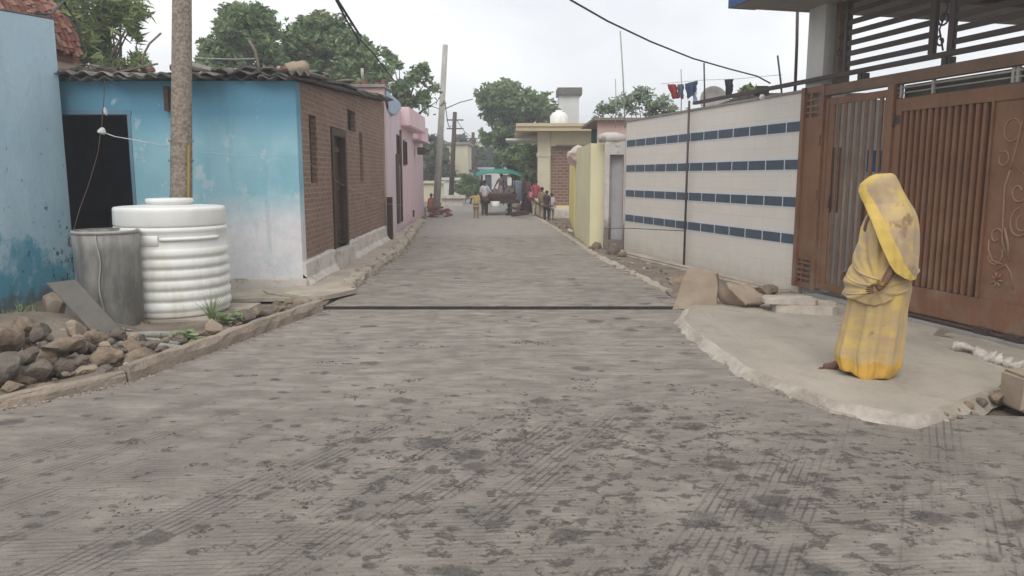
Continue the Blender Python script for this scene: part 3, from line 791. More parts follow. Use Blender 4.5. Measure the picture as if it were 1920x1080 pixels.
# roof: lean-to sheet with wavy front eave, verge along the brick side
ro = corrugated('roof', (-7.7, Bf - .22, 2.90), (-2.72, Bf - .22, 2.90), (-2.84, ytop + .1, 3.38), (-7.7, ytop + .1, 3.38), BH, MAT['darkroof'], 24, .028, .03, .05, 3)
rng = random.Random(17); xe = -7.65
while xe < -2.7:
    w_ = rng.uniform(.75, 1.15); x1_ = min(xe + w_ + .08, -2.62); dz0, dz1 = rng.uniform(-.02, .035), rng.uniform(-.02, .035); dy = rng.uniform(-.07, .06)
    corrugated('eave_sheet', (xe, Bf - .28 + dy, 2.925 + dz0), (x1_, Bf - .28 + dy + rng.uniform(-.04, .04), 2.925 + dz1), (x1_, Bf + .9, 3.02 + dz1), (xe, Bf + .9, 3.02 + dz0), BH, MAT['palesheet' if rng.random() < .55 else 'darkroof'], max(3, int((x1_ - xe) * 4.2)), rng.uniform(.022, .034), .012, .12, rng.uniform(0, 20)); xe += w_
# verge pieces on the brick side
mb = MB(); rng = random.Random(11)
y = Bf + .6
while y < ytop:
    l = rng.uniform(.5, 1.0); zc = 2.90 + .058 * (y + l / 2 - Bf); M = Matrix.Rotation(rng.uniform(-.1, .1), 3, 'Y') @ Matrix.Rotation(.06 + rng.uniform(-.05, .03), 3, 'X')
    mb.obox((B(y) + .02, y + l / 2, zc + rng.uniform(.0, .05)), (.42, l * 1.08, .03), M, rng.choice([0, 1])); y += l * .93
mb.build('verge_slab', [MAT['darkroof'], MAT['palesheet']], BH)
# doors and windows of the side wall
DR = MB()
x_ = B(13)
DR.box((x_ - .06, 12.47, .42), (x_ + .035, 12.58, 2.38)); DR.box((x_ - .06, 13.42, .42), (x_ + .035, 13.53, 2.38)); DR.box((x_ - .06, 12.585, 2.26), (x_ + .035, 13.415, 2.38))
fr = DR.build('door_frame', MAT['wood'], BH)
d_ = MB()
for k in range(4): d_.box((x_ - .13, 12.59 + k * .205, .44), (x_ - .09, 12.785 + k * .205, 2.25))
for z in (.7, 1.35, 2.0): d_.box((x_ - .088, 12.6, z), (x_ - .06, 13.40, z + .09))
dr = d_.build('door', MAT['wood'], BH)
h_ = MB(); h_.tube([(x_ - .05, 12.72, 1.28), (x_ - .02, 12.72, 1.3), (x_ - .02, 12.72, 1.42), (x_ - .05, 12.72, 1.44)], .012, 6); h_.build('handle', MAT['steel'], dr)
for (ya, yb, za, zb) in ((11.08, 11.52, 1.5, 2.48), (13.9, 14.65, 2.42, 2.80), (15.0, 15.35, 1.5, 2.45)):
    w = MB(); t = .04; xx = B((ya + yb) / 2)
    w.box((xx - .13, ya, za), (xx - .09, ya + t, zb)); w.box((xx - .13, yb - t, za), (xx - .09, yb, zb)); w.box((xx - .13, ya + t, za), (xx - .09, yb - t, za + t)); w.box((xx - .13, ya + t, zb - t), (xx - .09, yb - t, zb))
    wo_ = w.build('window', MAT['wood'], BH)
    b_ = MB()
    for k in range(1, 4): yy = ya + (yb - ya) * k / 4; b_.tube([(xx - .1, yy, za), (xx - .1, yy, zb)], .009, 5)
    b_.build('bar', MAT['steel'], wo_)
    b_ = MB(); b_.box((xx - .20, ya + .001, za + .001), (xx - .17, yb - .001, zb - .001)); b_.build('shutter', MAT['wood'], wo_)
mb = MB(); mb.box((-4.62, Bf - .12, 2.46), (-4.56, Bf - .001, 2.78)); mb.build('roof_bracket', MAT['wood'], BH)
# dark post at the far end of the plinth
mb = MB(); mb.box((-2.98, 18.12, 0), (-2.86, 18.26, 1.1), jit=.008); o = mb.build('wooden_post', MAT['wood']); tag(o, 'short dark post at the corner between brick wall and pink house', 'post')

# stones and scraps lying on the roof
def rock(name, c, size, mat, label, cat='stone', group=None, seed=0, sub=3, rz=None, amp=.22, sink=.1, squash=None):
    rg = random.Random(seed); bm = bmesh.new(); bmesh.ops.create_icosphere(bm, subdivisions=sub, radius=.5)
    # chiselled facets: cut the ball by a few planes
    for k in range(12):
        d = Vector((rg.gauss(0, 1), rg.gauss(0, 1), rg.gauss(0, 1))).normalized(); h = rg.uniform(.24, .40)
        for w in bm.verts:
            e = w.co.dot(d) - h
            if e > 0: w.co -= d * e
    for w in bm.verts:
        w.co += w.co.normalized() * (amp * .30 * nz(w.co, 2.2, seed) + amp * .14 * nz(w.co, 7, seed) + amp * .10 * nz(w.co, 15, seed))
        w.co = Vector((w.co.x * size[0], w.co.y * size[1], w.co.z * size[2]))
    az = rg.uniform(0, 6.28) if rz is None else rz
    M = Matrix.Rotation(az, 3, 'Z') @ Matrix.Rotation(rg.uniform(-.15, .15), 3, 'X')
    for w in bm.verts: w.co = M @ w.co
    zm = min(w.co.z for w in bm.verts)
    me = bpy.data.meshes.new(name)
    for w in bm.verts: w.co.z -= zm + size[2] * sink
    bm.to_mesh(me); bm.free(); me.materials.append(MAT[mat] if isinstance(mat, str) else mat)
    for p in me.polygons: p.use_smooth = True
    o = bpy.data.objects.new(name, me); COL.objects.link(o); o.location = c
    md = o.modifiers.new('edges', 'EDGE_SPLIT'); md.split_angle = R(32)
    return tag(o, label, cat, group)
def zroof(x, y): return 2.93 + .062 * (y - 10.2)
rk = [(552, 138, 10.6, (.40, .34, .30), 'slab', 'large pinkish stone weighing down the roof corner above the brick wall'),
      (500, 146, 10.6, (.22, .2, .13), 'rock', 'small buff stone on the roof edge left of the large pinkish stone'),
      (455, 145, 10.7, (.28, .2, .12), 'rock2', 'flat grey stone on the roof edge right of the bent rod'),
      (585, 152, 11.2, (.35, .5, .12), 'slabg', 'flat grey stone on the roof just past its front corner'),
      (610, 160, 12.0, (.3, .45, .12), 'rock', 'buff stone on the roof verge above the first slit window'),
      (640, 165, 13.0, (.4, .6, .13), 'rock2', 'long grey stone on the roof verge above the old door')]
for i, (u, v, y, sz, m, lb) in enumerate(rk):
    p = D(u, v, y); rock('roof_stone', (p.x, y, zroof(p.x, y) + .02), sz, m, lb, seed=20 + i)
rg = random.Random(23)
for i in range(34):      # broken tiles and chips strewn along the roof edge
    x = rg.uniform(-6.3, -2.9); y = Bf - .12 + abs(rg.gauss(0, .35)); mb = MB(); M = Matrix.Rotation(rg.uniform(0, 3), 3, 'Z') @ Matrix.Rotation(rg.uniform(-.4, .4), 3, 'X')
    mb.obox((x, y, zroof(x, y) + .05 + rg.uniform(0, .04)), (rg.uniform(.08, .24), rg.uniform(.08, .16), rg.uniform(.015, .05)), M)
    o = mb.build('tile_fragment', MAT[rg.choice(['darkroof', 'rock2', 'palesheet', 'redtile'])]); tag(o, 'broken tile fragment strewn along the front edge of the corrugated roof', 'tile fragment', 'tile fragments on the corrugated roof')
# tilted boards on the roof behind the pole
for i, (u, y, l, a, lb) in enumerate(((395, 10.9, .75, .25, 'pale tilted board lying on the roof right of the concrete pole'), (250, 10.8, .6, -.2, 'pale warped board on the roof edge above the dark doorway'), (420, 11.3, .6, .12, 'second board on the roof, behind the tilted pale one'))):
    p = D(u, 140, y); mb = MB(); M = Matrix.Rotation(a, 3, 'Y') @ Matrix.Rotation(.2, 3, 'X')
    mb.obox((p.x, y, zroof(p.x, y) + .10), (l, .3, .025), M); o = mb.build('roof_board', MAT['palesheet' if i < 2 else 'wood2']); tag(o, lb, 'board')
# rods standing on roofs
def rod(pts, r, mat, label, name='metal_rod', cat='rod', n=6):
    mb = MB(); mb.tube(pts, r, n); o = mb.build(name, MAT[mat]); return tag(o, label, cat)
p = [D(486, 142, 10.9), D(484, 120, 10.9), D(478, 95, 10.9), D(467, 76, 10.9)]; p[0].z = zroof(0, 10.9)
rod(p, .022, 'wood2', 'bent pale stick standing on the roof of the blue house', 'bent_stick', 'stick')
p = [D(524, 142, 10.9), D(523, 124, 10.9)]; p[0].z = zroof(0, 10.9); rod(p, .03, 'steel_l', 'short capped pipe stub on the roof of the blue house', 'pipe_stub', 'pipe')
p = [D(443, 142, 10.9), D(442, 128, 10.9)]; p[0].z = zroof(0, 10.9); rod(p, .028, 'steel_l', 'smaller pipe stub on the roof beside the bent stick', 'pipe_stub', 'pipe')
p = [D(266, 135, 11), D(268, 105, 11), D(280, 82, 11), D(302, 62, 11)]; p[0].z = zroof(0, 11)
rod(p, .014, 'wood2', 'thin bare curved branch sticking up from the roof near the feathery tree', 'bare_branch', 'branch')
# ================================================================== pink house
PH = thing('pink_house', (-3.06, 18.3, 0), 'pink and lilac plastered house behind the brick house', 'house')
def PX(y): return -3.06 - .042 * (y - 18.3)
mb = MB(); wall(mb, (PX(18.3), 18.3), (PX(22.2), 22.2), .22, 3.62, 0, openings=[(2.9, 3.5, 1.9, 2.75)], out=-1); mb.build('lilac_wall', MAT['lilac'], PH)
mb = MB(); wall(mb, (PX(22.2) - .02, 22.203), (PX(31), 31), .22, lambda s: 3.55 - .02 * s, 0, openings=[(.9, 1.8, 1.9, 2.7)], out=-1); mb.build('pink_wall', MAT['pink'], PH)
mb = MB(); wall(mb, (-7.5, 18.28), (-3.02, 18.28), .2, 3.66, 0, out=-1); mb.build('end_wall', MAT['peach'], PH)
mb = MB(); mb.box((-7.4, 18.5, 3.3), (-3.4, 30.8, 3.45)); mb.box((-7.6, 18.2, 3.665), (-2.98, 18.9, 3.73)); mb.build('roof_slab', MAT['concrete'], PH)
mb = MB(); mb.box((-3.5, 26.4, 2.82), (-3.12, 29.4, 2.88)); mb.box((-3.6, 29.1, 2.885), (-3.18, 29.3, 3.4), bev=.02); mb.build('sunshade', MAT['pink'], PH)
mb = MB(); mb.box((-3.4, 22.6, 3.05), (-2.98, 26.6, 3.6), bev=.03); mb.build('balcony_parapet', MAT['pink'], PH)
for (y0, y1, z0, z1) in ((21.25, 21.75, 1.92, 2.73), (23.2, 23.9, 1.95, 2.65)):
    w = MB(); xx = PX((y0 + y1) / 2); w.box((xx - .16, y0, z0), (xx - .12, y1, z1)); wi = w.build('window', MAT['wood'], PH)
    f = MB(); f.box((xx - .11, y0, z0), (xx + .03, y0 + .05, z1)); f.box((xx - .11, y1 - .05, z0), (xx + .03, y1, z1)); f.build('frame', MAT['wood'], wi)
w = MB(); w.box((-3.19, 20.9, .3), (-3.13, 21.35, 2.2)); w.build('door', MAT['wood'], PH)
mb = MB(); mb.tube([(PX(21.9) + .04, 21.9, .3), (PX(21.9) + .05, 21.9, 2.9)], .035, 6); mb.build('drain_pipe', MAT['steel'], PH)
# porch light box
mb = MB(); mb.box((-3.33, 27.0, 2.35), (-3.05, 27.3, 2.6), bev=.02); mb.build('meter_box', MAT['steel'], PH)
rg = random.Random(5)      # loose bricks on the roof corner
for i in range(9):
    x = -4.3 + i * .15 + rg.uniform(-.03, .03); mb = MB(); mb.box((x, 18.4 + rg.uniform(0, .2), 3.732), (x + .11, 18.62 + rg.uniform(0, .1), 3.775 + .04 * (i % 3)), bev=.01, jit=.004)
    o = mb.build('loose_brick', MAT['redtile']); tag(o, 'red brick in the loose row on the corner of the pink house roof', 'brick', 'loose bricks on the pink house roof')
p = [D(680, 150, 19.0), D(679, 128, 19.0)]; rod(p, .04, 'steel_l', 'short white pipe standing on the pink house roof', 'pipe_stub', 'pipe')
# cloth hanging over the lilac wall
mb = MB(); vs = []; nu, nv = 16, 8
for j in range(nv + 1):
    for i in range(nu + 1):
        y = 18.7 + 3.4 * i / nu; vs.append((PX(y) + .03 + .03 * math.sin(i * 1.3) * (j / nv), y, 3.66 - (.15 + .35 * math.sin(math.pi * (i / nu) ** .7)) * j / nv))
mb.add(vs, [(j * (nu + 1) + i, j * (nu + 1) + i + 1, (j + 1) * (nu + 1) + i + 1, (j + 1) * (nu + 1) + i) for j in range(nv) for i in range(nu)], 0, True)
o = mb.build('draped_cloth', MAT['bluecloth']); so_ = o.modifiers.new('thick', 'SOLIDIFY'); so_.thickness = .01
tag(o, 'pale blue cloth draped over the top of the lilac wall', 'cloth')

# ================================================================== tiled boundary wall
C0 = Vector((3.9, 10.2, 0)); C1 = Vector((2.36, 15.9, 0))
TW = thing('tiled_wall', C0, 'beige tiled boundary wall with four blue grey tile bands', 'wall', rz=math.atan2(C1.y - C0.y, C1.x - C0.x))
WL = (C1 - C0).length
# local: x runs away from the camera, y<0 is behind? (front faces +y)
mb = MB(); mb.box((0, -.22, -.1), (WL, 0, 2.70)); mb.build('wall_body', MAT['tile'], TW, world=False)
mb = MB(); mb.box((-.0, -.24, 2.701), (WL, .02, 2.735)); mb.build('coping', MAT['concrete'], TW, world=False)
for z in (.68, 1.185, 1.69, 2.195):
    b = MB(); b.box((0.002, .0, z - .022), (WL - .002, .004, z + .157)); bd = b.build('tile_band', MAT['grout'], TW, world=False)
    t = MB(); k = 0; w = .452
    while k * w < WL - .05:
        x0 = k * w + .014; x1 = min((k + 1) * w - .014, WL - .01); t.box((x0, .004, z), (x1, .0075, z + .132)); k += 1
    t.build('dark_tile', MAT['band'], bd, world=False)
# concrete strip footing along the wall
mb = MB(); mb.box((.1, .02, -.06), (WL, .30, .07), bev=.03, jit=.01); mb.build('footing', MAT['pave'], TW, world=False)
# green/cream roof clutter behind the wall (small shed roof seen over the coping)
# post and overhead pipe
pr = D(1288, 205, 13.2); pr = Vector((C0.x + (C1.x - C0.x) * .52 - .10, C0.y + (C1.y - C0.y) * .52 - .03, 0))
o = rod([(pr.x, pr.y, .0), (pr.x, pr.y, 1.4), (pr.x, pr.y, 2.86)], .02, 'steel', 'thin rusty upright rod standing against the tiled wall', 'upright_rod', 'rod')

# ================================================================== gate
UX = Vector((.2425, -.970, 0)).normalized(); grz = math.atan2(UX.y, UX.x)
GT = thing('steel_gate', C0, 'brown ribbed steel gate with wicket door and scroll painted panel', 'gate', rz=grz)
def gp(s, d=0, z=0): return C0 + UX * s + Vector((-UX.y, UX.x, 0)) * d + Vector((0, 0, z))
def LB(mb, a, b, mi=0, bev=0): return mb.box(a, b, mi, bev=bev)
# fixed side panel with louvre notches
mb = MB(); LB(mb, (-.04, -.09, .13), (.03, .02, 2.74)); LB(mb, (.36, -.09, .13), (.43, .02, 2.74))
LB(mb, (.031, -.06, .50), (.359, -.02, 2.35)); LB(mb, (.031, -.06, .13), (.359, -.02, .2)); LB(mb, (.031, -.06, 2.66), (.359, -.02, 2.74))
for z in (.24, .31, .38, .45, 2.40, 2.48, 2.56): LB(mb, (.031, -.06, z), (.359, -.02, z + .028))
LB(mb, (.10, -.055, .201), (.14, -.025, .499)); LB(mb, (.10, -.055, 2.351), (.14, -.025, 2.659))
for z in (.6, 1.3, 2.0): LB(mb, (.375, -.11, z), (.415, -.091, z + .12))
mb.build('side_panel', MAT['gate'], GT, world=False)
# head beams
mb = MB(); LB(mb, (.431, -.08, 2.60), (6.0, .02, 2.72)); mb.build('head_beam', MAT['gate_old'], GT, world=False)
mb = MB(); LB(mb, (1.56, -.10, .13), (1.66, .03, 2.599)); mb.build('gate_post', MAT['gate'], GT, world=False); mb = MB(); LB(mb, (5.2, -.10, .13), (5.3, .03, 2.599)); mb.build('gate_post', MAT['gate'], GT, world=False)
# wicket door
wd = MB(); LB(wd, (.44, -.06, .16), (.50, 0, 2.56)); LB(wd, (1.49, -.06, .16), (1.55, 0, 2.56)); LB(wd, (.501, -.055, .16), (1.489, -.005, .24)); LB(wd, (.501, -.055, 2.48), (1.489, -.005, 2.56))
LB(wd, (.501, -.05, .241), (.60, -.02, 2.479))
wk = wd.build('wicket_door', MAT['gate'], GT, world=False)
for k in range(7):
    x = .655 + k * .122
    b = MB(); LB(b, (x, -.05, .241), (x + .050, -.03, 2.479)); b.build('bar', MAT['gate_old'], wk, world=False)
b = MB()
for k in (0, 1):     # closed middle plates between the first bars
    x = .601 + k * .122; LB(b, (x, -.04, .241 if k == 9 else 1.15), (x + .054, -.03, 1.95))
LB(b, (1.20, -.04, .241), (1.488, -.03, 1.35)); b.build('plate', MAT['gate_dark'], wk, world=False)
b = MB(); b.tube([(.66, -.07, 1.2), (.66, -.10, 1.22), (.66, -.10, 1.36), (.66, -.07, 1.38)], .01, 6); b.build('handle', MAT['steel'], wk, world=False)
# main leaf
ml = MB(); LB(ml, (1.67, -.07, .14), (1.76, 0, 2.44)); LB(ml, (1.761, -.065, .14), (5.19, -.005, .42)); LB(ml, (1.761, -.065, 2.30), (5.19, -.005, 2.44)); LB(ml, (1.67, -.04, .09), (5.19, -.02, .139))
leaf = ml.build('gate_leaf', MAT['gate'], GT, world=False)
b = MB(); LB(b, (1.761, -.010, .421), (5.19, .0, 2.299)); b.build('backing_sheet', MAT['gate_dark'], leaf, world=False)  # darker brown than the ribs: shade of the gaps put into its colour
nr = 13; x = 1.785
while x < 2.90:
    b = MB(); LB(b, (x, -.062, .421), (x + .052, -.012, 2.299), bev=.008); b.build('rib', MAT['gate'], leaf, world=False); x += .086
fx0 = 2.925
b = MB(); LB(b, (fx0, -.07, .421), (fx0 + .03, -.011, 2.299)); LB(b, (fx0 + .031, -.05, .421), (fx0 + .72, -.011, 2.299)); LB(b, (fx0 + .721, -.07, .421), (fx0 + .75, -.011, 2.299))
fp = b.build('scroll_panel', MAT['gate'], leaf, world=False)
x = fx0 + .79
while x < 5.1:
    b = MB(); LB(b, (x, -.062, .421), (x + .052, -.012, 2.299), bev=.008); b.build('rib', MAT['gate'], leaf, world=False); x += .086
def spiral(cx, cz, r0, r1, a0, turns, n=26):
    out = []
    for i in range(n + 1):
        t = i / n; a = a0 + turns * 2 * math.pi * t; r = r0 + (r1 - r0) * t; out.append((cx + r * math.cos(a), -.053, cz + r * math.sin(a)))
    return out
sc = MB(); X = fx0
class _Thin:
    def tube(self, pts, r, n=5): sc_.tube([(X + .05 + (p[0] - X) * .84, p[1], p[2]) for p in pts], r * .72, n)
sc_ = sc; sc = _Thin()
def S_(pts, r=.009): sc.tube([(p[0], -.053, p[1]) if len(p) == 2 else p for p in pts], r, 5)
sc.tube(spiral(X + .22, 2.02, .105, .10, 0, 1.0), .010, 5)
sc.tube(spiral(X + .14, 1.76, .05, .075, 1.5, 1.15), .011, 5)
S_([(X + .33, 2.10), (X + .31, 1.95), (X + .27, 1.78), (X + .24, 1.66)], .012)
S_([(X + .44, 2.25), (X + .42, 2.12), (X + .33, 2.02)], .010); S_([(X + .50, 2.22), (X + .46, 2.14), (X + .40, 2.1)], .009)
S_([(X + .24, 1.66), (X + .19, 1.5), (X + .20, 1.35), (X + .22, 1.0), (X + .30, .86)], .014)
sc.tube(spiral(X + .37, 1.46, .03, .13, .2, 1.15), .013, 5)
sc.tube(spiral(X + .44, 1.16, .16, .07, 1.8, .75), .013, 5); sc.tube(spiral(X + .46, 1.16, .09, .03, 2.0, .8), .011, 5)
sc.tube(spiral(X + .14, 1.03, .09, .03, .3, .85), .013, 5)
S_([(X + .05, 1.0), (X + .05, .9), (X + .12, .80), (X + .24, .78)], .013); sc.tube(spiral(X + .13, .86, .07, .12, 3.3, .55), .012, 5)
S_([(X + .24, 1.12), (X + .30, .98), (X + .33, .82)], .019); S_([(X + .2, .72), (X + .3, .78), (X + .38, .7), (X + .42, .56)], .011)
for k in range(7):
    a = k * .9; S_([(X + .2 + .02 * math.cos(a), .62 + .02 * math.sin(a)), (X + .2 + .075 * math.cos(a), .62 + .075 * math.sin(a))], .012)
for k in range(7):
    a = k * .9 + .3; S_([(X + .52 + .02 * math.cos(a), 1.80 + .02 * math.sin(a)), (X + .52 + .09 * math.cos(a), 1.80 + .09 * math.sin(a))], .012)
S_([(X + .60, 1.7), (X + .42, 1.62), (X + .30, 1.7)], .008)
sc = sc_
sc.build('scrollwork', MAT['scroll'], fp, world=False)
for z in (.55, 1.25, 2.15):
    b = MB(); b.tube([(1.665, -.085, z), (1.665, -.085, z + .13)], .018, 8); LB(b, (1.69, -.075, z + .02), (1.75, -.0705, z + .11)); b.build('hinge', MAT['steel'], leaf, world=False)
b = MB(); b.tube([(1.50, -.075, 1.12), (1.80, -.075, 1.12)], .011, 6); b.box((1.60, -.098, 1.08), (1.64, -.066, 1.16)); b.build('bolt', MAT['steel_l'], leaf, world=False)
# transom band: open strip with grey pipe rails
tr = MB(); LB(tr, (1.67, .03, 2.45), (5.19, .045, 2.59)); tr.build('transom_sheet', simple('grey_green_transom', (.13, .125, .095), None, 4, .7), GT, world=False)
tr = MB(); tr.tube([(1.67, -.05, 2.555), (5.19, -.05, 2.555)], .012, 6); tr.tube([(1.67, -.05, 2.50), (5.19, -.05, 2.50)], .008, 6)
for x in (1.7, 2.15, 3.1, 3.15): tr.box((x, -.06, 2.45), (x + .03, -.03, 2.59))
tr.build('transom_rail', MAT['steel_l'], GT, world=False)
tr = MB(); LB(tr, (1.66, -.04, .135), (5.2, -.0, .139)); 
# sill step beneath the gate
mb = MB(); LB(mb, (.4, -.22, -.05), (6.0, .35, .085), bev=.015)
mb.build('sill', MAT['concrete'], GT, world=False)
mb = MB(); mb.tube([(1.7, -.09, .105), (5.2, -.09, .105)], .022, 8)
for x in (3.0, 3.35): mb.box((x, -.13, .087), (x + .16, -.05, .15))
mb.build('guide_rail', MAT['steel'], GT, world=False)

# overhead grille above the gate
GR = thing('overhead_grille', gp(.35, -.16, 0), 'dark slatted steel grille with scrolls hung above the brown gate', 'grille', rz=grz)
def gl(mb, a, b): return mb.box((a[0] - .35, a[1] + .16, a[2]), (b[0] - .35, b[1] + .16, b[2]))
mb = MB(); gl(mb, (-3.2, -.03, 2.81), (6.2, .03, 2.862)); mb.build('bottom_rail', MAT['steel'], GR, world=False)
for x in (.66, 2.02, 2.27, 3.7, 5.4):
    b = MB(); gl(b, (x, -.025, 2.866), (x + (.07 if x > 1 else .045), .025, 3.70)); b.build('upright', MAT['steel'], GR, world=False)
for (xa, xb) in ((.706, 2.019), (2.341, 3.699), (3.771, 5.39)):
    for k in range(7):
        z = 2.915 + k * .122; b = MB(); gl(b, (xa, -.015, z), (xb, .015, z + .058)); b.build('slat', MAT['steel'], GR, world=False)
for (cx, cz, r0, r1, a0, tn) in ((2.18, 3.42, .07, .02, 0, 1.3), (2.18, 3.20, .075, .03, 3.1, 1.2), (2.16, 2.98, .06, .02, 1.6, 1.1), (2.2, 3.6, .06, .02, 2, 1.1), (.57, 3.5, .045, .02, 0, 1.3), (.58, 3.3, .045, .02, 3.1, 1.2), (.56, 3.1, .045, .02, 1.6, 1.1)):
    b = MB(); b.tube([(q[0] - .35, .16, q[2]) for q in spiral(cx, cz, r0, r1, a0, tn, 18)], .011, 5); b.build('scroll', MAT['steel'], GR, world=False)
b = MB(); b.tube([(2.13 - .35, .16, 3.55), (2.22 - .35, .16, 3.3), (2.13 - .35, .16, 3.1), (2.2 - .35, .16, 2.88)], .010, 5); b.build('scroll', MAT['steel'], GR, world=False)
for x in (.98, 2.24, 3.9):
    b = MB(); gl(b, (x, -.05, 2.71), (x + .06, .05, 2.80)); gl(b, (x + .07, -.04, 2.72), (x + .10, .04, 2.80)); b.build('bracket', MAT['steel'], GR, world=False)

# building the gate belongs to: column, floor slab, court walls
CH = thing('courtyard_house', gp(.2, .3, 0), 'white house with projecting concrete slab above the brown gate', 'house', rz=grz)
def cl(mb, a, b, mi=0, bev=0): return mb.box((a[0] - .2, a[1] - .3, a[2]), (b[0] - .2, b[1] - .3, b[2]), mi, bev=bev)
mb = MB(); cl(mb, (-.18, .06, 0), (.17, .42, 3.77)); mb.build('column', MAT['white'], CH, world=False)
mb = MB(); cl(mb, (.24, .16, 2.75), (.33, .34, 3.769)); mb.build('drain_casing', MAT['gate_old'], CH, world=False)
mb = MB(); cl(mb, (-.36, -1.0, 3.77), (7.5, 3.7, 3.93)); mb.build('slab', MAT['concrete'], CH, world=False)
mb = MB(); cl(mb, (-.375, -1.0, 3.765), (-.361, -.62, 3.935)); cl(mb, (-.37, -1.02, 3.765), (7.4, -1.001, 3.94)); mb.build('blue_fascia', simple('blue_fascia', (.06, .11, .26), None, 3), CH, world=False)
mb = MB()
for k in range(7): cl(mb, (1.0 + k * .95, -.98, 3.66), (1.12 + k * .95, 3.65, 3.769))
mb.build('beam', MAT['gate_dark'], CH, world=False)
mb = MB(); cl(mb, (-.16, 5.0, 0), (7.3, 5.2, 2.62)); cl(mb, (-.16, .43, 0), (-.02, 4.999, 2.62)); mb.build('court_wall', MAT['white'], CH, world=False)
mb = MB(); cl(mb, (-.02, .36, -.04), (7.3, 4.99, .06)); mb.build('court_floor', MAT['apron'], CH, world=False)
mb = MB(); cl(mb, (.9, 4.94, .06), (1.75, 4.999, 2.05)); dk = mb.build('door', MAT['gate_dark'], CH, world=False)
# blue thing behind the wicket
BD = thing('blue_drum', gp(1.42, 1.0, .06), 'blue plastic drum standing behind the bars of the wicket door', 'drum')
mb = MB(); mb.lathe([(0, 0), (.27, 0), (.29, .04), (.29, .3), (.30, .33), (.29, .36), (.29, .62), (.30, .65), (.29, .68), (.285, .95), (.26, 1.0), (0, 1.0)], n=28)
mb.build('body', MAT['blue'], BD, world=False)
mb = MB(); mb.lathe([(0, 1.001), (.2, 1.001), (.2, 1.05), (0, 1.05)], n=24); mb.build('lid', MAT['blue'], BD, world=False)
mb = MB(); a = D(1626, 322, 9.9); a2 = D(1672, 282, 9.9); mb.box((a.x, 9.9, a.z), (a2.x, 9.93, a2.z)) ; o = mb.build('blue_board', MAT['blue']); 
tag(o, 'bright blue board hanging behind the wicket bars above the yellow veil', 'board')
mb = MB(); mb.tube([(a.x + .18, 9.88, a.z - .1), (a.x + .18, 9.88, a2.z + .05)], .012, 6); o = mb.build('string', MAT['rope']); tag(o, 'thin pale cord hanging in front of the blue board', 'cord')

# brown block and white lump by the right edge
mb = MB(); q = G(1889, 778, 0); mb.box((q.x + .12, q.y + .02, 0), (q.x + .8, q.y + .3, .25), bev=.02, jit=.006); o = mb.build('concrete_block', MAT['slab']); tag(o, 'squared brown block on the road at the right edge below the apron', 'block')
mb = MB(); a = G(1795, 650, .1); b = G(1950, 694, .1)
pts = [a + (b - a) * t + Vector((0, .05 * math.sin(t * 9), .0)) for t in np.linspace(0, 1, 14)]
pts = [a + (b - a) * t + Vector((0, .05 * math.sin(t * 9), -.01)) for t in np.linspace(0, 1, 44)]; mb.tube(pts, [.045 + .02 * math.sin(i * 1.1) + .012 * math.sin(i * 2.7) for i in range(44)], 12); o = mb.build('mortar_ridge', MAT['chalk']); 
for w in o.data.vertices: w.co += Vector((nz(w.co, 7), nz(w.co, 7, 4) * 1.6, nz(w.co, 7, 8) * .8)) * .06
tag(o, 'white ridge of cement on the apron in front of the brown gate', 'cement ridge')
# rubble heap beneath the right tip of the apron
for i, (u, v, s) in enumerate(((1866, 755, .16), (1840, 762, .12), (1812, 768, .11), (1790, 775, .09), (1768, 782, .08), (1878, 742, .14), (1752, 788, .05), (1800, 785, .05), (1826, 778, .06))):
    q = G(u, v, 0); rock('rubble_stone', (q.x, q.y, 0), (s, s * .8, s * .7), 'rock2' if i % 2 else 'rock', 'small rubble stone under the right edge of the cement apron', group='rubble under the apron edge', seed=60 + i, sub=2)

# big stones by the tiled wall
q = G(1316, 585, 0)
mb = MB(); vs = [(-.30, -.05, 0), (.17, -.16, .0), (.16, -.10, .42), (-.13, .02, .47), (-.24, .13, 0), (.24, .06, 0), (.22, .10, .40), (-.08, .16, .45)]
mb.add(vs, [(0, 1, 2, 3), (5, 4, 7, 6), (1, 5, 6, 2), (4, 0, 3, 7), (3, 2, 6, 7), (0, 4, 5, 1)])
bmx = bmesh.new(); vv = [bmx.verts.new(p) for p in mb.v]; [bmx.faces.new([vv[i] for i in f]) for f in mb.f]
bmesh.ops.subdivide_edges(bmx, edges=bmx.edges[:], cuts=6, use_grid_fill=True)
for w in bmx.verts: w.co += Vector((nz(w.co, 5), nz(w.co, 5, 3), nz(w.co, 5, 6))) * .022
me = bpy.data.meshes.new('standing_slab'); bmx.to_mesh(me); bmx.free(); me.materials.append(MAT['slab'])
o = bpy.data.objects.new('standing_slab', me); COL.objects.link(o); o.location = (q.x + .02, q.y + .25, .0); o.scale = (1.12, 1.1, 1.05)
tag(o, 'upright flat faced brown stone slab at the corner of the road joint', 'stone slab')
q = G(1400, 582, .05); rock('boulder', (q.x, q.y + .2, .04), (.62, .5, .42), 'slab', 'rough brown boulder beside the upright slab in front of the tiled wall', seed=72, amp=.35)
q = G(1448, 560, .05); rock('boulder', (q.x, q.y + .25, .04), (.5, .36, .24), 'rock', 'lower mossy boulder between the rough boulder and the flat slabs', seed=75)
q = G(1295, 540, .05); rock('boulder', (q.x, q.y + .45, .0), (.55, .4, .3), 'rock', 'buff stone lying behind the upright slab at the wall foot', seed=79)
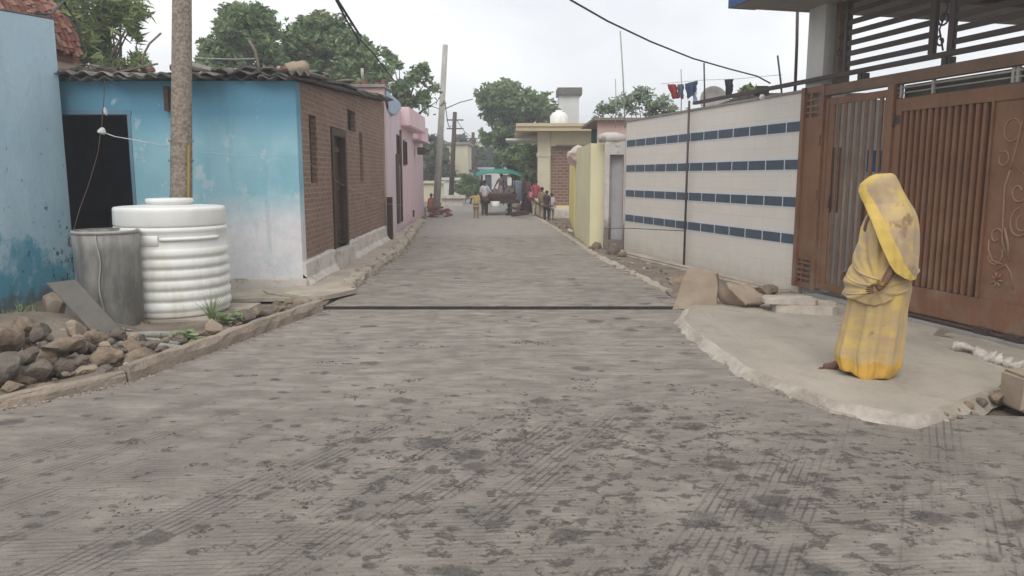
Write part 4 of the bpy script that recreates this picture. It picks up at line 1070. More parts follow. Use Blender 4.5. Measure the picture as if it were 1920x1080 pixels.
def plate(u, v, z, sx, sy, th, rz, mat, label, seed):
    q = G(u, v, z); rg = random.Random(seed); pts = []
    for k in range(22):
        a = 2 * math.pi * k / 22; c, s = math.cos(a), math.sin(a); m = max(abs(c), abs(s)) ** .85; pts.append((sx * c / m * (1 + rg.uniform(-.05, .03)), sy * s / m * (1 + rg.uniform(-.05, .03))))
    mb = MB(); M = Matrix.Rotation(rz, 3, 'Z'); P = [M @ Vector((x, y, 0)) + q for x, y in pts]
    mb.prism([(p.x, p.y) for p in P], z, z + th); o = mb.build('stone_slab', MAT[mat]); bv = o.modifiers.new('b', 'BEVEL'); bv.width = .008; bv.segments = 2
    return tag(o, label, 'stone slab')
plate(1506, 582, .066, .36, .26, .095, -.35, 'marble', 'lower of two pale flat stone slabs stacked beside the gate', 1)
plate(1478, 566, .164, .30, .2, .05, -.1, 'marble', 'upper of two pale flat stone slabs stacked beside the gate', 2)

# ================================================================== walls further along on the right
WW = thing('gatepost_wall', (2.15, 16.1, 0), 'worn whitewashed wall with a shut grey door beyond the tiled wall', 'wall')
mb = MB(); wall(mb, (1.97, 16.25), (2.42, 16.05), .3, 2.32, 0, openings=[(.10, .42, .25, 2.05)], out=-1); mb.build('wall_body', MAT['worn'], WW)
mb = MB(); mb.box((2.05, 16.33, .25), (2.38, 16.37, 2.05), rz=-.41); mb.build('door', simple('grey_white_door', (.42, .41, .42), (.33, .32, .33), 3), WW)
rg = random.Random(3); 
mb = MB(); pts = [(1.90, 16.45, 2.34), (1.9, 16.4, 2.40), (2.0, 16.35, 2.40), (2.2, 16.2, 2.40), (2.40, 16.15, 2.36)]
mb.tube(pts, [.06, .09, .12, .11, .08], 10); o = mb.build('coping_lump', MAT['worn'], WW)
YW = thing('yellow_wall', (2.0, 18, 0), 'bright yellow wall along the road beyond the worn white gatepost', 'wall')
mb = MB(); wall(mb, (1.70, 16.6), (1.66, 20), .3, 2.30, 0, out=1); wall(mb, (1.705, 16.58), (2.0, 16.58), .2, 2.3, 0, out=-1); mb.build('near_pillar', MAT['cream_y'], YW)
mb = MB(); wall(mb, (1.64, 20.02), (1.95, 26), .25, 2.25, 0, out=1); mb.build('wall_body', MAT['yellow'], YW)
mb = MB(); mb.tube([(1.9, 20.1, 2.28), (2.0, 22, 2.32), (2.1, 25.9, 2.3)], .1, 8); mb.build('coping', MAT['worn'], YW)
o = rock('bundle', (1.66, 19.9, 1.85), (.42, .5, .62), simple('pinkish_white_sacking', (.62, .52, .48), (.52, .42, .38), 6), 'pinkish white sack bulging from the top of the yellow wall', 'sack', seed=91, amp=.5, sink=0)
q = G(1085, 415, 0); mb = MB(); mb.tube([(q.x - .2, q.y, .0), (q.x - .16, q.y, .45), (q.x + .02, q.y, .62), (q.x + .2, q.y, .45), (q.x + .25, q.y, .0)], .085, 8); o = mb.build('rubber_ring', MAT['rubber']) ; tag(o, 'dark arched rubber tyre half standing at the foot of the yellow wall', 'tyre')
# rubble at the foot of these walls
for i, (u, v, s, m) in enumerate(((1150, 478, .5, 'rock2'), (1120, 466, .42, 'rock'), (1098, 452, .36, 'slab'), (1085, 446, .3, 'chalk'), (1138, 462, .3, 'rock2'), (1108, 470, .25, 'rock'), (1070, 437, .3, 'chalk'), (1060, 430, .3, 'rock'), (1165, 482, .25, 'rock'))):
    q = G(u, v, .02); rock('rubble_stone', (q.x, q.y, .0), (s, s * .7, s * .75), m, ['big dark stone at the foot of the worn white wall', 'second big stone at the foot of the yellow pillar'][i] if i < 2 else 'stone in the rubble along the foot of the yellow wall', group=None if i < 2 else 'rubble along the yellow wall', seed=100 + i, sub=2)
for i, (u, v) in enumerate(((1087, 448), (1099, 447))):
    q = G(u, v, 0); mb = MB(); mb.tube([(q.x, q.y, 0), (q.x + .15, q.y + .3, .75)], .035, 6); o = mb.build('leaning_pole', MAT['wood2']); tag(o, 'left one of two short poles leaning at the yellow wall' if i == 0 else 'right one of two short poles leaning at the yellow wall', 'pole')

# ================================================================== pale yellow house at the far right
YH = thing('yellow_house', (2.9, 30, 0), 'pale yellow house with projecting flat slab and brick infill', 'house')
mb = MB(); wall(mb, (1.50, 30), (6.0, 30), .25, 3.30, 0, openings=[(.02, 2.1, .45, 2.75)], out=-1); wall(mb, (1.25, 30.5), (1.25, 37), .2, 3.3, 0, out=1); mb.build('wall', MAT['cream_y'], YH)
mb = MB(); mb.box((1.50, 30.06, .45), (3.6, 30.18, 2.75)); mb.build('brick_infill', MAT['brick2'], YH)
mb = MB(); mb.box((1.0, 29.9, 0), (1.48, 30.3, 3.30)); mb.box((.96, 29.87, 2.35), (1.50, 30.33, 2.50)); mb.build('column', MAT['cream'], YH)
mb = MB(); mb.box((.15, 29.2, 3.301), (6.2, 37, 3.46)); mb.box((.15, 29.14, 3.46), (6.2, 29.3, 3.58)); mb.build('roof_slab', simple('peach_slab', (.58, .48, .32), (.50, .41, .27), 2), YH)
mb = MB(); mb.box((-.25, 30.5, 3.0), (1.24, 33, 3.08)); mb.build('sunshade', MAT['white'], YH)
mb = MB(); mb.box((1.7, 29.8, 2.76), (3.9, 29.99, 2.80)); mb.build('lintel_ledge', MAT['wood2'], YH)
mb = MB(); mb.box((1.4, 28.7, 0), (3.9, 29.86, .32), bev=.02); mb.build('porch_step', MAT['chalk'], YH)
# roof-top things
WT = thing('roof_water_tank', D(1048, 228, 31.0), 'white round water tank on the pale yellow house roof', 'water tank'); WT.location.z = 3.47
mb = MB(); mb.lathe([(0, 0), (.30, 0), (.36, .12), (.36, .50), (.26, .64), (.14, .68), (.14, .74), (0, .74)], n=24); mb.build('body', MAT['plastic'], WT, world=False)
RR = thing('roof_room', (3.6, 45, 0), 'small grey room with dark top behind the white roof tank', 'building')
mb = MB(); mb.box((2.7, 44.5, 0), (3.85, 46, 6.2)); mb.build('wall', MAT['white'], RR); mb = MB(); mb.box((2.6, 44.3, 6.2), (4.0, 46.1, 6.6)); mb.build('roof', MAT['darkroof'], RR)
mb = MB(); mb.box((2.55, 44.3, 5.0), (2.69, 45, 5.5)); mb.build('ledge', MAT['white'], RR)
mb = MB(); p = D(1117, 250, 24); mb.box((p.x - .13, 24, 2.6), (p.x + .13, 24.12, 3.42), bev=.03); o = mb.build('teal_can', MAT['teal']); tag(o, 'teal plastic container on the roof edge right of the yellow house', 'container')
# peach block house behind the tile wall's far end
PB = thing('peach_block_house', (3.2, 20, 0), 'low peach plastered house end rising behind the far end of the tiled wall', 'house')
mb = MB(); wall(mb, (2.28, 20.5), (6.5, 20.5), .2, 3.05, 0, out=-1); mb.build('wall', MAT['peach'], PB)
mb = MB(); mb.box((2.15, 20.3, 3.051), (6.6, 24, 3.12)); mb.build('roof_slab', MAT['wood2'], PB)
# ================================================================== water tank
tk = G(322, 598, .06)
tk.x -= .19
TK = thing('water_tank', (tk.x, tk.y + .56, .06), 'white ribbed plastic water tank standing before the blue wall', 'water tank')
r0 = .605
prof = [(0, 0), (r0 * .93, 0), (r0 * .96, .02)]
z = .05
for k in range(6):       # lower ribs
    prof += [(r0 * .965, z), (r0 * .965, z + .018), (r0 * .995, z + .032), (r0, z + .055), (r0, z + .085), (r0 * .975, z + .105)]; z += .113
prof += [(r0 * .965, z), (r0 * .965, z + .15), (r0 * .99, z + .17), (r0 * 1.0, z + .19), (r0 * .98, z + .215), (r0 * .955, z + .22)]
z += .225
prof += [(r0 * .975, z), (r0 * .985, z + .02), (r0 * .985, z + .15), (r0 * .985, z + .175), (r0 * .965, z + .195), (r0 * .90, z + .20), (r0 * .45, z + .215), (0, z + .215)]
ztk = z
def rad(an, zz):
    if zz > ztk + .06: return 1 + .012 * (1 if math.cos(8 * an) > .55 else -.6) * min(1, (zz - ztk) / .05)
    return 1
mb = MB(); mb.lathe(prof, n=96, rad=rad); tb = mb.build('body', MAT['plastic'], TK, world=False); TK.scale = (1, 1, 1.045)
mb = MB(); mb.lathe([(.0, ztk + .19), (.235, ztk + .19), (.24, ztk + .24), (.25, ztk + .242), (.255, ztk + .275), (.24, ztk + .283), (0, ztk + .285)], n=48); mb.build('lid', MAT['plastic'], TK, world=False)
# flat embossed nameplate area and short broken rib to its right
mb = MB(); vs = []; zz0 = ztk - .195
for i in range(13):
    a = R(-118 + 3.2 * i); 
    for (rr, z) in ((.585, zz0), (.597, zz0 + .01), (.597, zz0 + .10), (.585, zz0 + .11)): vs.append((rr * math.cos(a), rr * math.sin(a), z))
mb.add(vs, [(i * 4 + q, (i + 1) * 4 + q, (i + 1) * 4 + q + 1, i * 4 + q + 1) for i in range(12) for q in range(3)], 0, True); mb.build('name_panel', MAT['plastic'], TK, world=False)
mb = MB(); mb.tube([(r0 * .985 * math.cos(R(a)), r0 * .985 * math.sin(R(a)), zz0 + .07) for a in range(-78, -6, 6)], .02, 8); mb.build('rib', MAT['plastic'], TK, world=False)
mb = MB(); g = TK.location; mb.tube([(g.x - .22, g.y - .50, .14), (g.x - .24, g.y - .64, .13)], .05, 16); o = mb.build('outlet', MAT['rubber'], TK)
# stone bed under the tank
mb = MB(); pj = jag([(tk.x - .62, tk.y - .06), (tk.x + .85, tk.y - .04), (tk.x + .8, tk.y + 1.1), (tk.x - .65, tk.y + 1.2)], .2, .05, 8); mb.prism([(p.x, p.y) for p in pj], -.05, .055)
o = mb.build('flagstone', MAT['pave']); tag(o, 'flat flagstone bed beneath the white water tank', 'stone slab')
plate(500, 556, .035, .62, .42, .045, .15, 'pave', 'broad cracked flagstone on the ground right of the white tank', 5)
plate(600, 553, .06, .34, .42, .055, -.5, 'pave', 'pale flagstone at the corner of the blue house by the road joint', 6)

# ================================================================== metal bin
bn = G(203, 616, .06)
BN = thing('metal_bin', (bn.x - .11, bn.y + .30, .05), 'stained grey sheet metal bin with a vertical seam left of the white tank', 'metal bin', rz=.12)
def brad(an, z): return 1 + .035 * nz((math.cos(an), math.sin(an), z * .6), 1.6, 4) + .012 * math.sin(an * 9)
mb = MB(); mb.lathe([(.30, 0), (.304, .02), (.308, .4), (.310, .8), (.314, .99), (.29, .99), (.285, .5), (.28, .05), (0, .04)], n=56, rad=brad); mb.build('body', MAT['galv'], BN, world=False)
mb = MB(); mb.lathe([(.310, .965), (.319, .967), (.322, .985), (.316, .999), (.30, .996)], n=56, rad=brad); mb.build('rim', MAT['steel_l'], BN, world=False)
mb = MB(); mb.tube([(.310 * math.cos(R(-84) + .05 * math.sin(i * 1.1)), .310 * math.sin(R(-84)) - .003, .02 + i * .094) for i in range(11)], .008, 6); mb.build('seam', MAT['steel_l'], BN, world=False)
# rope knot on the rim end of the hanging wire is part of the wire below

# leaning grey stone plank
a = G(222, 655, .02); b = D(112, 528, 7.35); w = Vector((.26, .02, .03)); t = Vector((0.0, .045, .0))
a.y += .05; mb = MB(); 
vs = []
for e, p in ((0, a), (1, b)):
    for s1, s2 in ((-.5, 0), (.5, 0), (.5, 1), (-.5, 1)): vs.append(p + w * s1 * (1.05 if e else .9) + t * s2)
mb.add(vs, [(0, 3, 2, 1), (4, 5, 6, 7), (0, 1, 5, 4), (1, 2, 6, 5), (2, 3, 7, 6), (3, 0, 4, 7)])
o = mb.build('stone_plank', MAT['slabg']); bv = o.modifiers.new('b', 'BEVEL'); bv.width = .01; tag(o, 'dark grey stone plank leaning between the rubble pile and the metal bin', 'stone plank')
q = G(90, 592, .1); rock('standing_stone', (q.x - .02, q.y + .15, .05), (.34, .22, .5), 'slab', 'upright brownish stone leaning at the foot of the pale blue wall behind the grey plank', seed=120, rz=.3)

# ================================================================== rubble pile at the left
GRP = 'rubble stones piled behind the left kerb'
base_lb = 'rough fieldstone in the rubble pile between the pale blue wall and the kerb'
spec = [  # u, v(base), level, w, h, mat, label
    (28, 640, .25, .40, .27, 'rock', 'large rounded buff stone on top of the rubble pile at the left edge'),
    (100, 668, .22, .42, .22, 'rock', 'large yellowish stone in the middle of the rubble pile top'),
    (70, 690, .12, .36, .24, 'rock', None), (22, 700, .10, .40, .22, 'rock2', 'grey flat topped stone low at the left edge of the rubble'),
    (140, 665, .17, .34, .24, 'rock2', None), (178, 690, .10, .36, .24, 'rock', 'reddish buff stone below the foot of the grey plank'),
    (105, 712, .04, .42, .28, 'rock2', None), (55, 722, .04, .4, .25, 'rock2', None), (18, 728, .03, .42, .24, 'rock', None),
    (150, 712, .03, .30, .22, 'slab', None), (188, 716, .02, .26, .16, 'rock2', None), (245, 690, .05, .42, .18, 'rock', 'long buff stone resting against the back of the tall kerb end'),
    (240, 668, .06, .30, .16, 'rock', None), (275, 660, .05, .26, .14, 'rock2', None), (305, 650, .05, .22, .12, 'rock', None),
    (60, 640, .28, .30, .2, 'rock2', None), (0, 668, .2, .4, .3, 'rock', None), (75, 740, .0, .22, .13, 'rock', 'small pale round stone just behind the low kerb'),
    (40, 752, .0, .3, .12, 'rock', None), (210, 640, .1, .26, .18, 'rock2', None), (125, 635, .22, .3, .18, 'slab', None), (-30, 720, .1, .5, .3, 'rock2', None), (-20, 650, .3, .4, .3, 'rock', None),
    (165, 650, .08, .3, .2, 'rock', None), (350, 640, .03, .2, .1, 'rock2', None), (380, 632, .03, .16, .1, 'rock', None), (8, 745, .0, .25, .14, 'rock', None)]
for i, (u, v, z, w, h, m, lb) in enumerate(spec):
    q = G(u, v, z); w *= .86; rock('fieldstone', (q.x, q.y + w * .4, z), (w, w * .8, h * .92), m, lb or base_lb, group=None if lb else GRP, seed=200 + i, sink=.12)
rg = random.Random(31)
for i in range(80):      # smaller broken pieces filling the pile
    u = rg.uniform(-20, 290); v = rg.uniform(632, 722) - max(0, (u - 40) * .17); z = max(0, .22 - abs(v - 650) * .0026 - max(0, u - 150) * .0012)
    q = G(u, v, z); w = rg.uniform(.07, .17); rock('broken_stone', (q.x, q.y + .05, z), (w, w * .8, w * .75), rg.choice(['rock', 'rock2', 'rock2', 'slab']), 'small broken stone wedged among the fieldstones of the left rubble pile', group='small broken stones in the left rubble pile', seed=700 + i, sub=2)
# heap of earth under the pile
mb = MB(); vs = []; nu = 14
c = G(60, 660, 0)
for j in range(9):
    for i in range(nu):
        a_ = 2 * math.pi * i / nu; rr = j / 8; x = c.x - .35 + math.cos(a_) * rr * 1.25; y = c.y + .35 + math.sin(a_) * rr * 1.0
        vs.append((x, y, max(-.03, .30 * (1 - rr ** 1.6) + .03 * nz((x, y, 0), 4))))
mb.add(vs, [(j * nu + i, j * nu + (i + 1) % nu, (j + 1) * nu + (i + 1) % nu, (j + 1) * nu + i) for j in range(8) for i in range(nu)], 0, True)
o = mb.build('earth_mound', MAT['verge'], origin=(0, 0, 0)); tag(o, kind='structure')
# pieces behind the tall kerb, further up
spec2 = [(395, 632, .16, .12, 'slab', 'pointed brown stone standing among the weeds behind the tall kerb'), (455, 606, .26, .1, 'rock2', None), (478, 600, .22, .1, 'rock', None), (500, 596, .2, .1, 'rock2', None), (525, 590, .18, .09, 'rock', None),
         (545, 586, .16, .08, 'rock2', None), (560, 580, .14, .08, 'rock', None), (580, 578, .13, .07, 'rock2', None), (515, 583, .16, .08, 'rock2', None), (432, 612, .2, .09, 'rock2', None), (540, 577, .15, .07, 'rock', None), (412, 606, .16, .09, 'rock', None), (330, 652, .16, .08, 'rock2', None), (300, 668, .14, .08, 'rock2', None), (270, 678, .16, .09, 'rock', None)]
for i, (u, v, w, h, m, lb) in enumerate(spec2):
    q = G(u, v, .03); rock('kerbside_stone', (q.x - .02, q.y + .1, .02), (w * (1.5 if lb else 1.2), w, h * 1.7), m, lb or 'small stone in the gap between the tall kerb and the flagstones', group=None if lb else 'small stones behind the tall kerb', seed=300 + i, sub=2 if not lb else 3)
# old pipes and poles on the ground
for i, (p, q, r, lb) in enumerate(((( 215, 632), (345, 628), .035, 'grey pipe lying on the ground in front of the metal bin, farthest of three'), ((225, 645), (352, 655), .03, 'grey pipe lying nearest to the kerb in front of the white tank'), ((240, 636), (335, 645), .022, 'thin grey pipe lying between two thicker ones before the white tank'))):
    a = G(*p, .09); b = G(*q, .07); mb = MB(); mb.tube([a, (a + b) / 2 + Vector((0, .02, .01)), b], r, 8); o = mb.build('old_pipe', MAT['concrete']); tag(o, lb, 'pipe')
# weeds
def weed(name, u, v, z, n, h, spread, label, broad=0, seed=0):
    c = G(u, v, z); rg = random.Random(seed); mb = MB()
    for k in range(n):
        a_ = rg.uniform(0, 6.28); l = h * rg.uniform(.5, 1); lean = rg.uniform(.1, 1) * spread; w = rg.uniform(.006, .011)
        d = Vector((math.cos(a_), math.sin(a_), 0)); s = Vector((-d.y, d.x, 0)); vs = []
        for i in range(6):
            t = i / 5; p = c + d * lean * t ** 1.6 + Vector((0, 0, l * (t - .25 * t * t * lean / max(h, .01)))); ww = w * (1 - t) + .0008
            vs += [p - s * ww, p + s * ww]
        mb.add(vs, [(2 * i, 2 * i + 1, 2 * i + 3, 2 * i + 2) for i in range(5)], 0, True)
    for k in range(broad):
        a_ = rg.uniform(0, 6.28); rr = rg.uniform(.03, spread); p = c + Vector((math.cos(a_) * rr, math.sin(a_) * rr, rg.uniform(.3, 1) * h * .7)); s = rg.uniform(.025, .05)
        M = Matrix.Rotation(rg.uniform(0, 6.28), 3, 'Z') @ Matrix.Rotation(rg.uniform(-.9, .9), 3, 'X')
        vs = [p + M @ Vector((math.cos(q * math.pi / 3) * s, math.sin(q * math.pi / 3) * s * .8, .008 * (q % 2))) for q in range(6)]
        mb.add(vs, [tuple(range(6))], 0)
    me_o = mb.build(name, MAT['leaf']); at = me_o.data.attributes.new('tone', 'FLOAT', 'FACE')
    at.data.foreach_set('value', [rg.uniform(.5, 1) for _ in me_o.data.polygons]); return tag(me_o, label, 'weed')
weed('grass_tuft', 398, 612, .04, 46, .42, .30, 'tall thin grass tuft growing in front of the white tank', seed=1)
weed('leafy_weed', 428, 606, .04, 10, .15, .18, 'broad leaved weed right of the tall grass tuft', broad=46, seed=2)
weed('leafy_weed', 352, 640, .04, 6, .12, .16, 'low green weed beside the old pipes behind the kerb', broad=34, seed=3)
weed('grass_tuft', 40, 600, .1, 30, .22, .2, 'dry low grass at the foot of the pale blue wall', broad=10, seed=4)

# ================================================================== concrete pole and its cord
PL = thing('concrete_pole', (-4.16, 9.55, 0), 'thick weathered concrete pole rising out of frame behind the white tank', 'utility pole')
mb = MB(); k = 26; pts = [(-4.235 + .068 * (-.1 + i * .27), 9.55, -.1 + i * .27) for i in range(k)]
mb.tube([Vector(p) + Vector((.012 * (i / k) * 8 * .0, 0, 0)) for i, p in enumerate(pts)], [.148 - .0026 * i for i in range(k)], 14); mb.build('shaft', MAT['pole'], PL)
mb = MB(); mb.tube([(-4.09, 9.45, .0), (-4.03, 9.45, 1.0), (-3.97, 9.46, 1.98)], .018, 6); mb.build('ochre_conduit', MAT['yellowpaint'], PL)
mb = MB()
for z in (1.78, 2.02):
    mb = MB(); mb.tube([(-4.235 + .068 * z + .146 * math.cos(a_), 9.55 + .150 * math.sin(a_), z + .02 * math.sin(a_ * 2)) for a_ in np.linspace(0, 6.28, 19)], .004, 5); mb.build('wire_binding', MAT['wood2'], PL)
def cable(pts, r, mat, label, name='cable', cat='cable', sag=None, n=18):
    pts = [Vector(p) for p in pts]
    if len(pts) == 2:
        a, b = pts; pts = [a + (b - a) * i / n - Vector((0, 0, (sag or 0) * 4 * (i / n) * (1 - i / n))) for i in range(n + 1)]
    mb = MB(); mb.tube(pts, r, 5); o = mb.build(name, MAT[mat]); return tag(o, label, cat)
# hanging wire with knot
ya = 9.9
p = [D(196, 150, 10.1), D(195, 185, 9.9), D(190, 240, 9.6), D(183, 290, 9.2), D(165, 350, 8.7), D(150, 390, 8.3), D(138, 432, 7.95)]
cable(p, .005, 'wood', 'loose wire hanging from the roof down to the rim of the metal bin', 'hanging_wire', 'wire')
p = [D(188, 246, 9.58), D(215, 256, 9.62), D(250, 262, 9.66), D(315, 275, 9.6), D(360, 283, 9.62), D(460, 292, 10.2), D(555, 290, 10.36), D(640, 345, 13.2), D(725, 382, 17.5), D(790, 388, 20)]
mb = MB(); mb.tube(p[:4], .007, 6); mb.tube(p[3:], .003, 5); o = mb.build('cord', MAT['rope']); tag(o, 'pale cord stretched from the knotted wire past the concrete pole along the blue wall', 'cord')
q = D(189, 245, 9.56); o = rock('cord_knot', (q.x, q.y, q.z - .04), (.13, .1, .10), 'rope', 'white knotted rag on the hanging wire in front of the dark doorway', 'knot', seed=401, sub=2)
q = D(197, 208, 9.75); o = rock('cord_knot', (q.x, q.y, q.z - .05), (.05, .05, .12), 'rope', 'small pale tag on the wire above the larger knot', 'knot', seed=402, sub=2)
# overhead cables
p = [D(600, -60, 9), D(630, 0, 10), D(652, 42, 10.6), D(668, 66, 11.2), D(700, 100, 12.5), D(738, 150, 15), D(770, 185, 19), D(826, 205, 33)]
mb = MB(); mb.tube(p, .014, 6); mb.tube([p[1] + Vector((.02, 0, 0)), p[2] + Vector((.04, 0, .02)), p[3] + Vector((.05, 0, 0))], .018, 6); mb.tube([p[3], p[3] + Vector((.02, .05, -.12)), p[3] + Vector((.06, .1, .02))], .014, 5)
o = mb.build('cable', MAT['wire']); tag(o, 'thick dark cable coming down over the tree from the top of the picture', 'cable')
p = [D(1030, -40, 8.2), D(1070, 0, 8.8), D(1140, 40, 9.6), D(1220, 78, 10.6), D(1300, 110, 11.6), D(1370, 130, 12), D(1420, 143, 12), D(1444, 156, 11.6)]
cable(p, .012, 'wire', 'black cable sagging across the sky to the tiled wall')
cable([D(362, 108, 9.5), D(480, 110, 10.9)], .006, 'rope', 'thin pale line from the concrete pole to the bent stick', sag=.01)
p = [D(1175, 430, 15.2), D(1300, 436, 12.9)]
cable([D(1135, 428, 16.0), D(1180, 428, 15.0), D(1285, 433, 12.9)], .007, 'wire', 'dark line running across the lower tiles to the upright rod', 'thin_line', 'wire')

# far poles
def far_pole(u0, v0, u1, v1, y, r0, r1, mat, label, arms=0):
    b = G(u0, v0, 0) if y is None else D(u0, v0, y); t_ = D(u1, v1, b.y)
    P = thing('utility_pole', (b.x, b.y, 0), label, 'utility pole')
    mb = MB(); mb.tube([(b.x, b.y, -.1), (t_.x, b.y, t_.z)], [r0, r1], 8); mb.build('shaft', MAT[mat], P)
    for k in range(arms):
        z = t_.z - .5 - k * .5; m_ = MB(); m_.box((t_.x - .5, b.y - .05, z), (t_.x + .5, b.y + .05, z + .07)); m_.build('crossarm', MAT['steel'], P)
    return b, t_
pa = far_pole(817, 399, 835, 84, 31.0, .155, .10, 'palepole', 'pale concrete pole leaning right beyond the pink house')
pb = far_pole(845, 372, 853, 210, 46, .16, .12, 'wood', 'dark pole with a crossarm behind the pale concrete pole', 2)
pc = far_pole(888, 368, 887, 248, 60, .15, .12, 'wood', 'thin distant pole above the far trees', 1)
def D2(u, v, y): return D(u, v, y)
cable([D(832, 195, 31), D(930, 165, 20)], .015, 'wire', 'cable from the pale concrete pole up across the road to the right', sag=.3) if False else cable([D(832, 205, 31), D(862, 192, 33), D(886, 186, 36)], .02, 'wire', 'short cable rising right from the pale concrete pole')
cable([D(832, 168, 31), D(845, 235, 45)], .02, 'wire', 'cable sagging from the pale pole to the dark pole behind', sag=.6)
cable([D(853, 218, 46), D(887, 256, 60)], .02, 'wire', 'cable between the dark pole and the thin distant pole', sag=.3)

# ================================================================== rods, line and laundry on the right roofs
def vrod(u0, v0, u1, v1, y, r, label, mat='steel'):
    return rod([D(u0, v0, y), D((u0 + u1) / 2 + 1, (v0 + v1) / 2, y), D(u1, v1, y)], r, mat, label)
vrod(1172, 240, 1163, 58, 18, .018, 'tall thin rod above the pale creeper, leftmost of the roof rods', 'steel_l')
vrod(1154, 240, 1154, 148, 18, .012, 'thin rod just left of the tall rod in the creeper', 'steel_l')
vrod(1320, 210, 1320, 118, 13.2, .014, 'thin rod right of the hanging laundry')
vrod(1468, 205, 1458, 104, 11.6, .014, 'short leaning rod above the tiled wall near the white column')
vrod(1490, 190, 1496, -20, 11.2, .022, 'tall dark rod beside the white column')
vrod(1277, 210, 1277, 130, 15, .010, 'faint thin rod behind the red laundry', 'steel_l')
def laundry(pts, y, mat, label, n=10, name='hung_garment'):
    # pts: (u,v) outline of the hanging cloth: top edge left->right then bottom right->left
    (a, b, c, d) = pts; mb = MB(); vs = []
    for j in range(n + 1):
        for i in range(n + 1):
            s, t = i / n, j / n; u = (a[0] * (1 - s) + b[0] * s) * (1 - t) + (d[0] * (1 - s) + c[0] * s) * t; v = (a[1] * (1 - s) + b[1] * s) * (1 - t) + (d[1] * (1 - s) + c[1] * s) * t
            p = D(u, v, y); p.y += .03 * math.sin(s * 9 + t) * (.3 + t); p.x += .02 * nz((i, j, y), .5); vs.append(p)
    mb.add(vs, [(j * (n + 1) + i, j * (n + 1) + i + 1, (j + 1) * (n + 1) + i + 1, (j + 1) * (n + 1) + i) for j in range(n) for i in range(n)], 0, True)
    o = mb.build(name, mat); s_ = o.modifiers.new('t', 'SOLIDIFY'); s_.thickness = .012; return tag(o, label, 'laundry')
yl = 14.6
laundry([(1251, 158), (1268, 158), (1274, 184), (1262, 186)], yl, simple('red_cotton', (.30, .045, .05), None, 5), 'red garment on the washing line, leftmost of the laundry')
laundry([(1270, 158), (1283, 158), (1281, 186), (1272, 182)], yl, simple('slate_cotton', (.10, .12, .17), None, 5), 'narrow slate blue garment next to the red one on the line')
laundry([(1284, 157), (1309, 151), (1305, 172), (1290, 187)], yl, simple('navy_cotton', (.055, .075, .13), None, 5), 'larger navy garment on the line, right of the slate blue one')
laundry([(1298, 172), (1306, 168), (1307, 190), (1301, 192)], yl + .2, MAT['bluecloth'], 'small pale cloth hanging below the navy garment')
laundry([(1359, 149), (1376, 148), (1372, 182), (1361, 180)], 13.0, simple('black_cotton', (.03, .035, .045), None, 5), 'single black garment hanging alone right of the round grey dish')
cable([D(1240, 157, yl), D(1320, 150, 13.2), D(1380, 148, 13.0), D(1466, 140, 11.7)], .005, 'rope', 'thin washing line strung between the roof rods', 'washing_line', 'line')
DS = thing('satellite_dish', D(1336, 192, 13.9), 'pale grey round dish standing behind the tiled wall', 'dish')
mb = MB(); prof = [(.0, .0), (.12, .012), (.2, .04), (.27, .08), (.275, .08), (.2, .02), (.1, -.01), (0, -.02)]
mb.lathe(prof, n=28); o = mb.build('dish', MAT['steel_l'], DS, world=False); o.rotation_euler = (R(80), 0, R(10))
mb = MB(); mb.tube([(0, .1, -.1), (0, .12, -.6), (0, .12, DS.location.z * -1)], .025, 6); mb.build('mast', MAT['steel'], DS, world=False)
# green shed sheet and lamp behind the wall top
a = D(1378, 188, 12.3); mb = MB(); mb.box((2.95, 12.3, 2.3), (3.75, 13.6, 2.82)); 
SH = thing('shed_corner', (3.9, 12.2, 0), 'small shed corner with mossy sheet showing above the tiled wall', 'shed')
mb = MB(); mb.box((3.75, 12.0, 0), (5.4, 13.6, 2.78)); mb.build('wall', MAT['pave'], SH); mb = MB(); mb.box((3.65, 11.9, 2.782), (5.5, 13.7, 2.86)); mb.build('roof', MAT['darkroof'], SH)
mb = MB(); q = D(1430, 166, 11.5); mb.box((q.x - .09, q.y, q.z - .10), (q.x + .10, q.y + .12, q.z + .04), bev=.01); mb.tube([(q.x, q.y + .06, q.z - .1), (q.x, q.y + .06, 2.2)], .015, 6); o = mb.build('junction_box', MAT['steel']); tag(o, 'dark cable junction box at the end of the sagging black cable', 'box')
mb = MB(); q = D(1429, 182, 10.9); mb.lathe([(0, 0), (.03, .01), (.04, .04), (.03, .07), (0, .08)], c=(q.x, q.y, q.z - .04), n=14); o = mb.build('bulb', MAT['plastic']); tag(o, 'small white bulb hanging on the pipe above the tiled wall', 'bulb')

